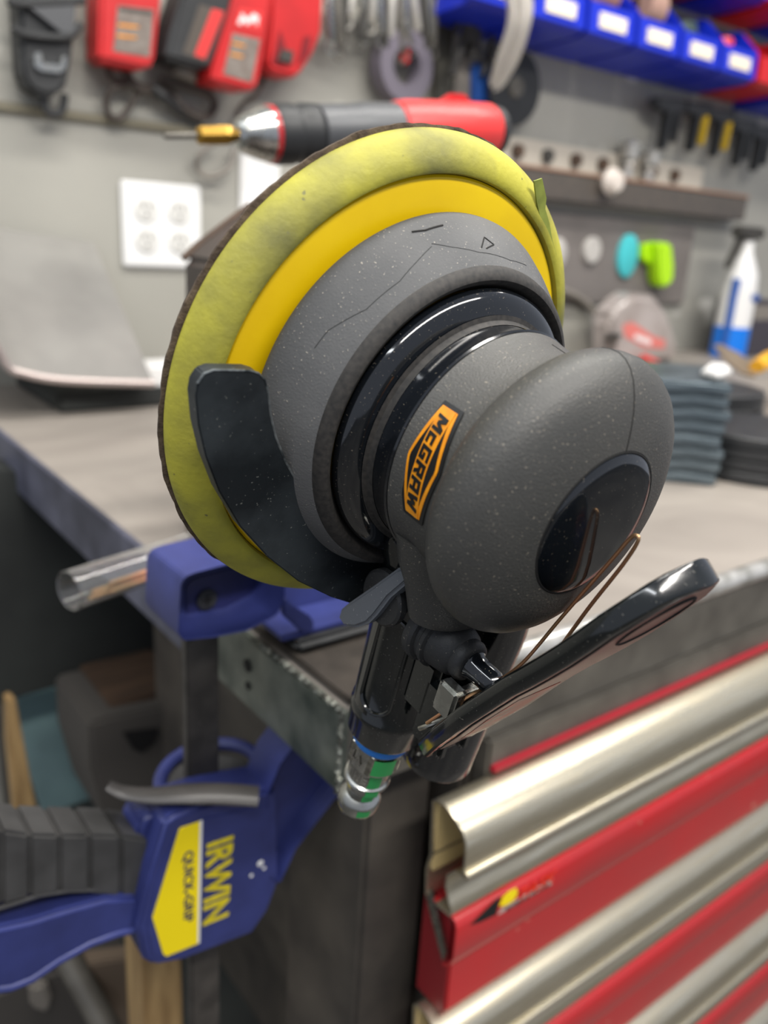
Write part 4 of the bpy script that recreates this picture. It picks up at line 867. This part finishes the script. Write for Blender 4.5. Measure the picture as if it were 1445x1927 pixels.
# ================================================================== bench, right side
# sprayer bottle
b = at(1372, 642, 2, BZ); d_b = (b @ Vector((0, 0, 1)))
b = Vector((b.x * .95, b.y * .95, 0)); b = Vector((at(1372, 645, 1, 1.12).x, 1.12, BZ))
zt_b = at(1400, 452, 1, 1.12).z; Hb = zt_b - BZ
bo = thing('squeeze_bottle', b, 'tall white bottle with bright blue base standing by the wall at the far right', 'bottle')
rB = .040
fin('bottle_body', lathe([(.0, rB - .004), (.004, rB), (Hb * .55, rB), (Hb * .72, rB * .9), (Hb * .86, rB * .5), (Hb * .9, rB * .38), (Hb, rB * .36)], 40, Matrix.Translation(b)), M['whitepl'], bo)
fin('blue_base', lathe([(.002, rB + .001), (Hb * .27, rB + .001), (Hb * .27, rB), (.002, rB)], 40, Matrix.Translation(b), cap=False), M['blueliquid'], bo)
sidev = Vector((-.9, -.3, 0)).normalized()
fin('blue_side_strip', loft([(b + sidev * (rB * .8) + Vector((0, 0, z)), Vector((.5, -.8, 0)).normalized() * .012, sidev * .012) for z in (.004, Hb * .6, Hb * .68)], 16), M['deepblue'], bo)
fin('blue_emblem', box(b.x - .008, b.x + .022, b.y - rB - .003, b.y - rB + .004, BZ + Hb * .5, BZ + Hb * .56, .002), M['deepblue'], bo)
sph = Vector((b.x, b.y, BZ + Hb))
tg_ = thing('sprayer_head', sph, 'dark spray trigger on top of the tall white bottle', 'sprayer')
fin('nozzle_body', merge(merge(box(sph.x - .06, sph.x + .05, sph.y - .014, sph.y + .014, sph.z + .004, sph.z + .03, .006), prism([sph + Vector(v_) for v_ in ((-.04, -.008, .006), (-.075, -.008, -.06), (-.062, -.008, -.064), (-.026, -.008, .0))], (0, .016, 0), .003)), rod(sph, sph + Vector((0, 0, .01)), .018, 24)), M['slot'], tg_)
# dark box beside it
p_ = at(1440, 650, 2, BZ)
yk = 1.10; x0k = at(1413, 600, 1, yk).x; zk = at(1413, 566, 1, yk).z
kb = thing('dark_box', (x0k + .08, yk + .04, BZ), 'dark grey box with pale band beside the tall white bottle', 'box')
fin('carton', box(x0k, x0k + .16, yk, yk + .1, BZ, zk, .003), mat('dark_violet_grey_card', hexc(62, 58, 66), .5), kb)
fin('pale_band', box(x0k + .004, x0k + .156, yk - .001, yk + .002, zk - .045, zk - .01, .0004), M['greycable'], kb)
# clear bag with red and pink print
yg = 1.08
bgp = [(1150, 690), (1152, 600), (1166, 572), (1196, 552), (1236, 556), (1262, 590), (1278, 640), (1276, 690)]
P = PP(bgp, yg); 
bag = thing('plastic_bag', (P[0].x + .1, yg + .03, BZ), 'cloudy plastic bag with pink print, beyond the head of the sander', 'bag')
for v_ in (P[0], P[-1]): v_.z = BZ + .001
fin('bag_body', prism(P, (0, .06, 0), .014, 3), mat('cloudy_plastic', hexc(172, 164, 160), .3, col2=hexc(150, 140, 134), ns=14), bag)
fin('pink_print', prism(PP([(1172, 612), (1190, 606), (1228, 632), (1252, 640), (1250, 656), (1214, 654), (1176, 634)], yg - .001), (0, .002, 0)), M['pinkprint'], bag, smooth=False)
fin('print_lettering', prism(PP([(1196, 628), (1226, 640), (1224, 650), (1194, 638)], yg - .002), (0, .002, 0)), M['whitepl'], bag, smooth=False)
# pliers
pl = thing('red_handled_pliers', at(1200, 690, 2, BZ), 'pliers with curved red handle on the bench in front of the cloudy bag', 'pliers')
hz_ = lambda x, y, z: at(x, y, 2, BZ + z)
fin('red_handle', tube(spline([hz_(1120, 664, .012), hz_(1150, 662, .014), hz_(1190, 668, .016), hz_(1225, 682, .013), hz_(1250, 700, .010)], 8), [.010] * 33, 12), M['redplastic2'], pl)
fin('black_jaw', loft([(hz_(1148, 655, .012), Vector((.028, 0, 0)), Vector((0, 0, .011))), (hz_(1150, 640, .05), Vector((.022, 0, 0)), Vector((0, .01, 0))), (hz_(1156, 628, .12), Vector((.010, 0, 0)), Vector((0, .01, 0)))], 20), M['blackplastic'], pl)
# stack of dark green steel plates
s0_ = at(1345, 917, 2, BZ); s1_ = at(1150, 897, 2, BZ)
ex_ = (s1_ - s0_).normalized(); wid_ = .24; ey_ = Vector((0, 0, 1)).cross(ex_).normalized()
if ey_.y < 0: ey_ = -ey_
zt0 = at(1357, 722, 2, 0)  if False else None
u_ = (at(1357, 724, 1, s0_.y)).z
hp_ = (u_ - BZ)
npl = 8; rz = random.Random(9); zc = BZ
for i in range(npl):
    th_ = hp_ / npl; sh_ = (rz.random() - .5) * .006
    o_ = s0_ + ex_ * sh_ + ey_ * ((rz.random() - .5) * .004); o_.z = zc
    Mx = Matrix((ex_, ey_, Vector((0, 0, 1)))).transposed().to_4x4(); Mx.translation = o_
    cut = box(0, wid_, 0, .14, .0004, th_ - .0012, .0022, 3, M=Mx)
    t = tag(fin('steel_plate', cut, M['greenplate']), 'dark green grey steel plate, %s in the stack right of the sander' % ('bottom one', 'second from the bottom', 'third from the bottom', 'fourth from the bottom', 'fourth from the top', 'third from the top', 'second from the top', 'topmost one')[i], 'steel plate', 'stacked steel plates')
    zc += th_
# black rubber discs, two stacks
cA = at(1432, 905, 2, BZ)
ctrA = Vector((cA.x + .035, cA.y + .035, BZ)); rA = .082
zA = at(1390, 840, 1, ctrA.y - .05).z
nA = 4
for i in range(nA):
    th_ = (zA - BZ) / nA
    tag(fin('rubber_disc', lathe([(.0003, rA - .003), (.002, rA), (th_ - .002, rA), (th_ - .0004, rA - .002), (th_ - .0004, .02)], 56, Matrix.Translation(ctrA + Vector((0, 0, i * th_))) @ Matrix.Translation((rz.random() * .003, rz.random() * .003, 0))), M['discblack']), 'black rubber disc, %s in the near stack at the right' % ('bottom one', 'second from the bottom', 'second from the top', 'topmost one')[i], 'disc', 'near stack of black discs')
cB = ctrA + Vector((.09, .135, 0)); zB = at(1400, 735, 1, cB.y - .05).z; nB = 6
for i in range(nB):
    th_ = (zB - BZ) / nB
    tag(fin('rubber_disc', lathe([(.0003, rA - .003), (.002, rA), (th_ - .002, rA), (th_ - .0004, rA - .002), (th_ - .0004, .02)], 56, Matrix.Translation(cB + Vector((0, 0, i * th_))) @ Matrix.Translation((rz.random() * .004, rz.random() * .004, 0))), M['discblack']), 'black rubber disc, %s in the far taller stack at the right' % ('bottom one', 'second from the bottom', 'third from the bottom', 'third from the top', 'second from the top', 'topmost one')[i], 'disc', 'far stack of black discs')
# scraper and amber handle lying on the far stack, white paper on the plates
zs = zB + .002
kf = thing('scraper', (at(1390, 690, 2, zs)), 'brown metal scraper with amber handle lying on the black disc stack', 'scraper')
P = [at(x, y, 2, zs + .003) for x, y in ((1342, 652), (1356, 650), (1392, 668), (1424, 700), (1420, 712), (1396, 706), (1364, 682))]
fin('blade', prism(P, (0, 0, .003), .0006), mat('brown_scraper_steel', hexc(140, 122, 98), .4, metal=.4), kf)
fin('amber_grip', loft([(at(1424, 690, 2, zs + .012), Vector((.004, .014, 0)), Vector((0, 0, .009))), (at(1450, 676, 2, zs + .012), Vector((.006, .02, 0)), Vector((0, 0, .012))), (at(1490, 660, 2, zs + .012), Vector((.006, .016, 0)), Vector((0, 0, .01)))], 20), M['amber'], kf)
zp = BZ + hp_
tag(fin('crumpled_paper', prism([at(x, y, 2, zp + .001) for x, y in ((1318, 706), (1336, 692), (1366, 694), (1376, 706), (1350, 716))], (0, 0, .006), .0015), M['whitepl']), 'scrap of white paper on top of the dark steel plates', 'paper')
# ================================================================== under the bench, left
zs2 = -.748
tl = tag(fin('teal_tray', prism([at(x, y, 1, .98) for x, y in ((25, 1316), (345, 1236), (345, 1560), (90, 1560), (45, 1420))], (0, .01, 0), .001), M['teal']), 'dull teal metal sheet standing under the bench, left of the clamp bar', 'metal sheet')
tag(fin('black_cabinet', prism([at(x, y, 1, .90) for x, y in ((-60, 880), (-60, 1345), (20, 1318), (350, 1222), (350, 1000), (150, 900))], (0, .06, 0), .002), M['darkpanel']), 'black cabinet panel hanging under the left end of the bench', 'cabinet')
P = [at(x, y, 1, .84) for x, y in ((14, 1318), (30, 1316), (76, 1560), (112, 1700), (60, 1700), (30, 1540), (16, 1400))]
tag(fin('leaning_board', prism(P, (0, .02, 0), .002), M['wood']), 'tan wooden board leaning under the bench at the left edge', 'board')
tag(fin('brown_board', prism([at(x, y, 1, .80) for x, y in ((204, 1325), (348, 1285), (348, 1320), (214, 1352))], (0, .1, 0), .002), M['brownwood']), 'brown board lying on the dark crate under the bench', 'board')
dk = mat('dark_grey_brown_box', hexc(74, 70, 66), .7)
q_ = PP([(168, 1362), (206, 1350), (348, 1322), (348, 1560), (204, 1560), (172, 1450)], .78)
tag(fin('dark_crate', prism(q_, (0, .12, 0), .004), dk), 'dark grey brown crate under the bench behind the clamp release lever', 'crate')
tag(fin('black_wedge', prism(PP([(232, 1380), (300, 1372), (290, 1400), (268, 1418), (250, 1410)], .775), (0, .004, 0), .001), M['dark_gap']), 'small black wedge shaped recess plate on the dark crate', 'plate')
w_ = at(306, 1860, 1, .52)
tag(fin('wooden_post', box(at(270, 1860, 1, .50).x, at(344, 1860, 1, .50).x, .50, .54, -.748, at(300, 1780, 1, .5).z + .06, .002), M['wood']), 'pale wooden post standing under the clamp body', 'post')
# green grey brackets right of the clamp body
gb = mat('green_grey_metal', hexc(84, 98, 92), .5, metal=.3)
tag(fin('green_grey_bracket', prism(PP([(470, 1780), (500, 1750), (548, 1640), (560, 1640), (560, 1927), (500, 1927), (465, 1850)], .66), (0, .01, 0), .002), gb), 'green grey slotted metal bracket behind the bench leg, lower middle', 'bracket')
for k, pts in enumerate((((510, 1740), (545, 1735), (545, 1775), (530, 1765)), ((498, 1800), (520, 1790), (545, 1840), (535, 1855)))):
    pass
# clutter low at the left
tag(fin('dark_machine', prism(PP([(-40, 1880), (60, 1840), (200, 1800), (270, 1800), (275, 1990), (-40, 1990)], .70), (0, .12, 0), .006), dk), 'dark machine part under the clamp trigger at the bottom left', 'machine')
tag(fin('white_rag', prism(PP([(56, 1860), (90, 1850), (100, 1880), (92, 1910), (60, 1900)], .69), (0, .012, 0), .004), M['greycable']), 'pale grey rag at the bottom left corner', 'rag')
tag(fin('grey_pipe', rod(at(120, 1790, 1, .66), at(215, 1960, 1, .60), .012, 20), M['greysteel']), 'grey pipe slanting down under the clamp trigger', 'pipe')
tag(fin('tan_crate', prism(PP([(165, 1815), (262, 1800), (268, 1940), (230, 1940)], .64), (0, .02, 0), .002), mat('dusty_brown_card', hexc(120, 104, 88), .7)), 'dusty brown card leaning beside the wooden post', 'card')
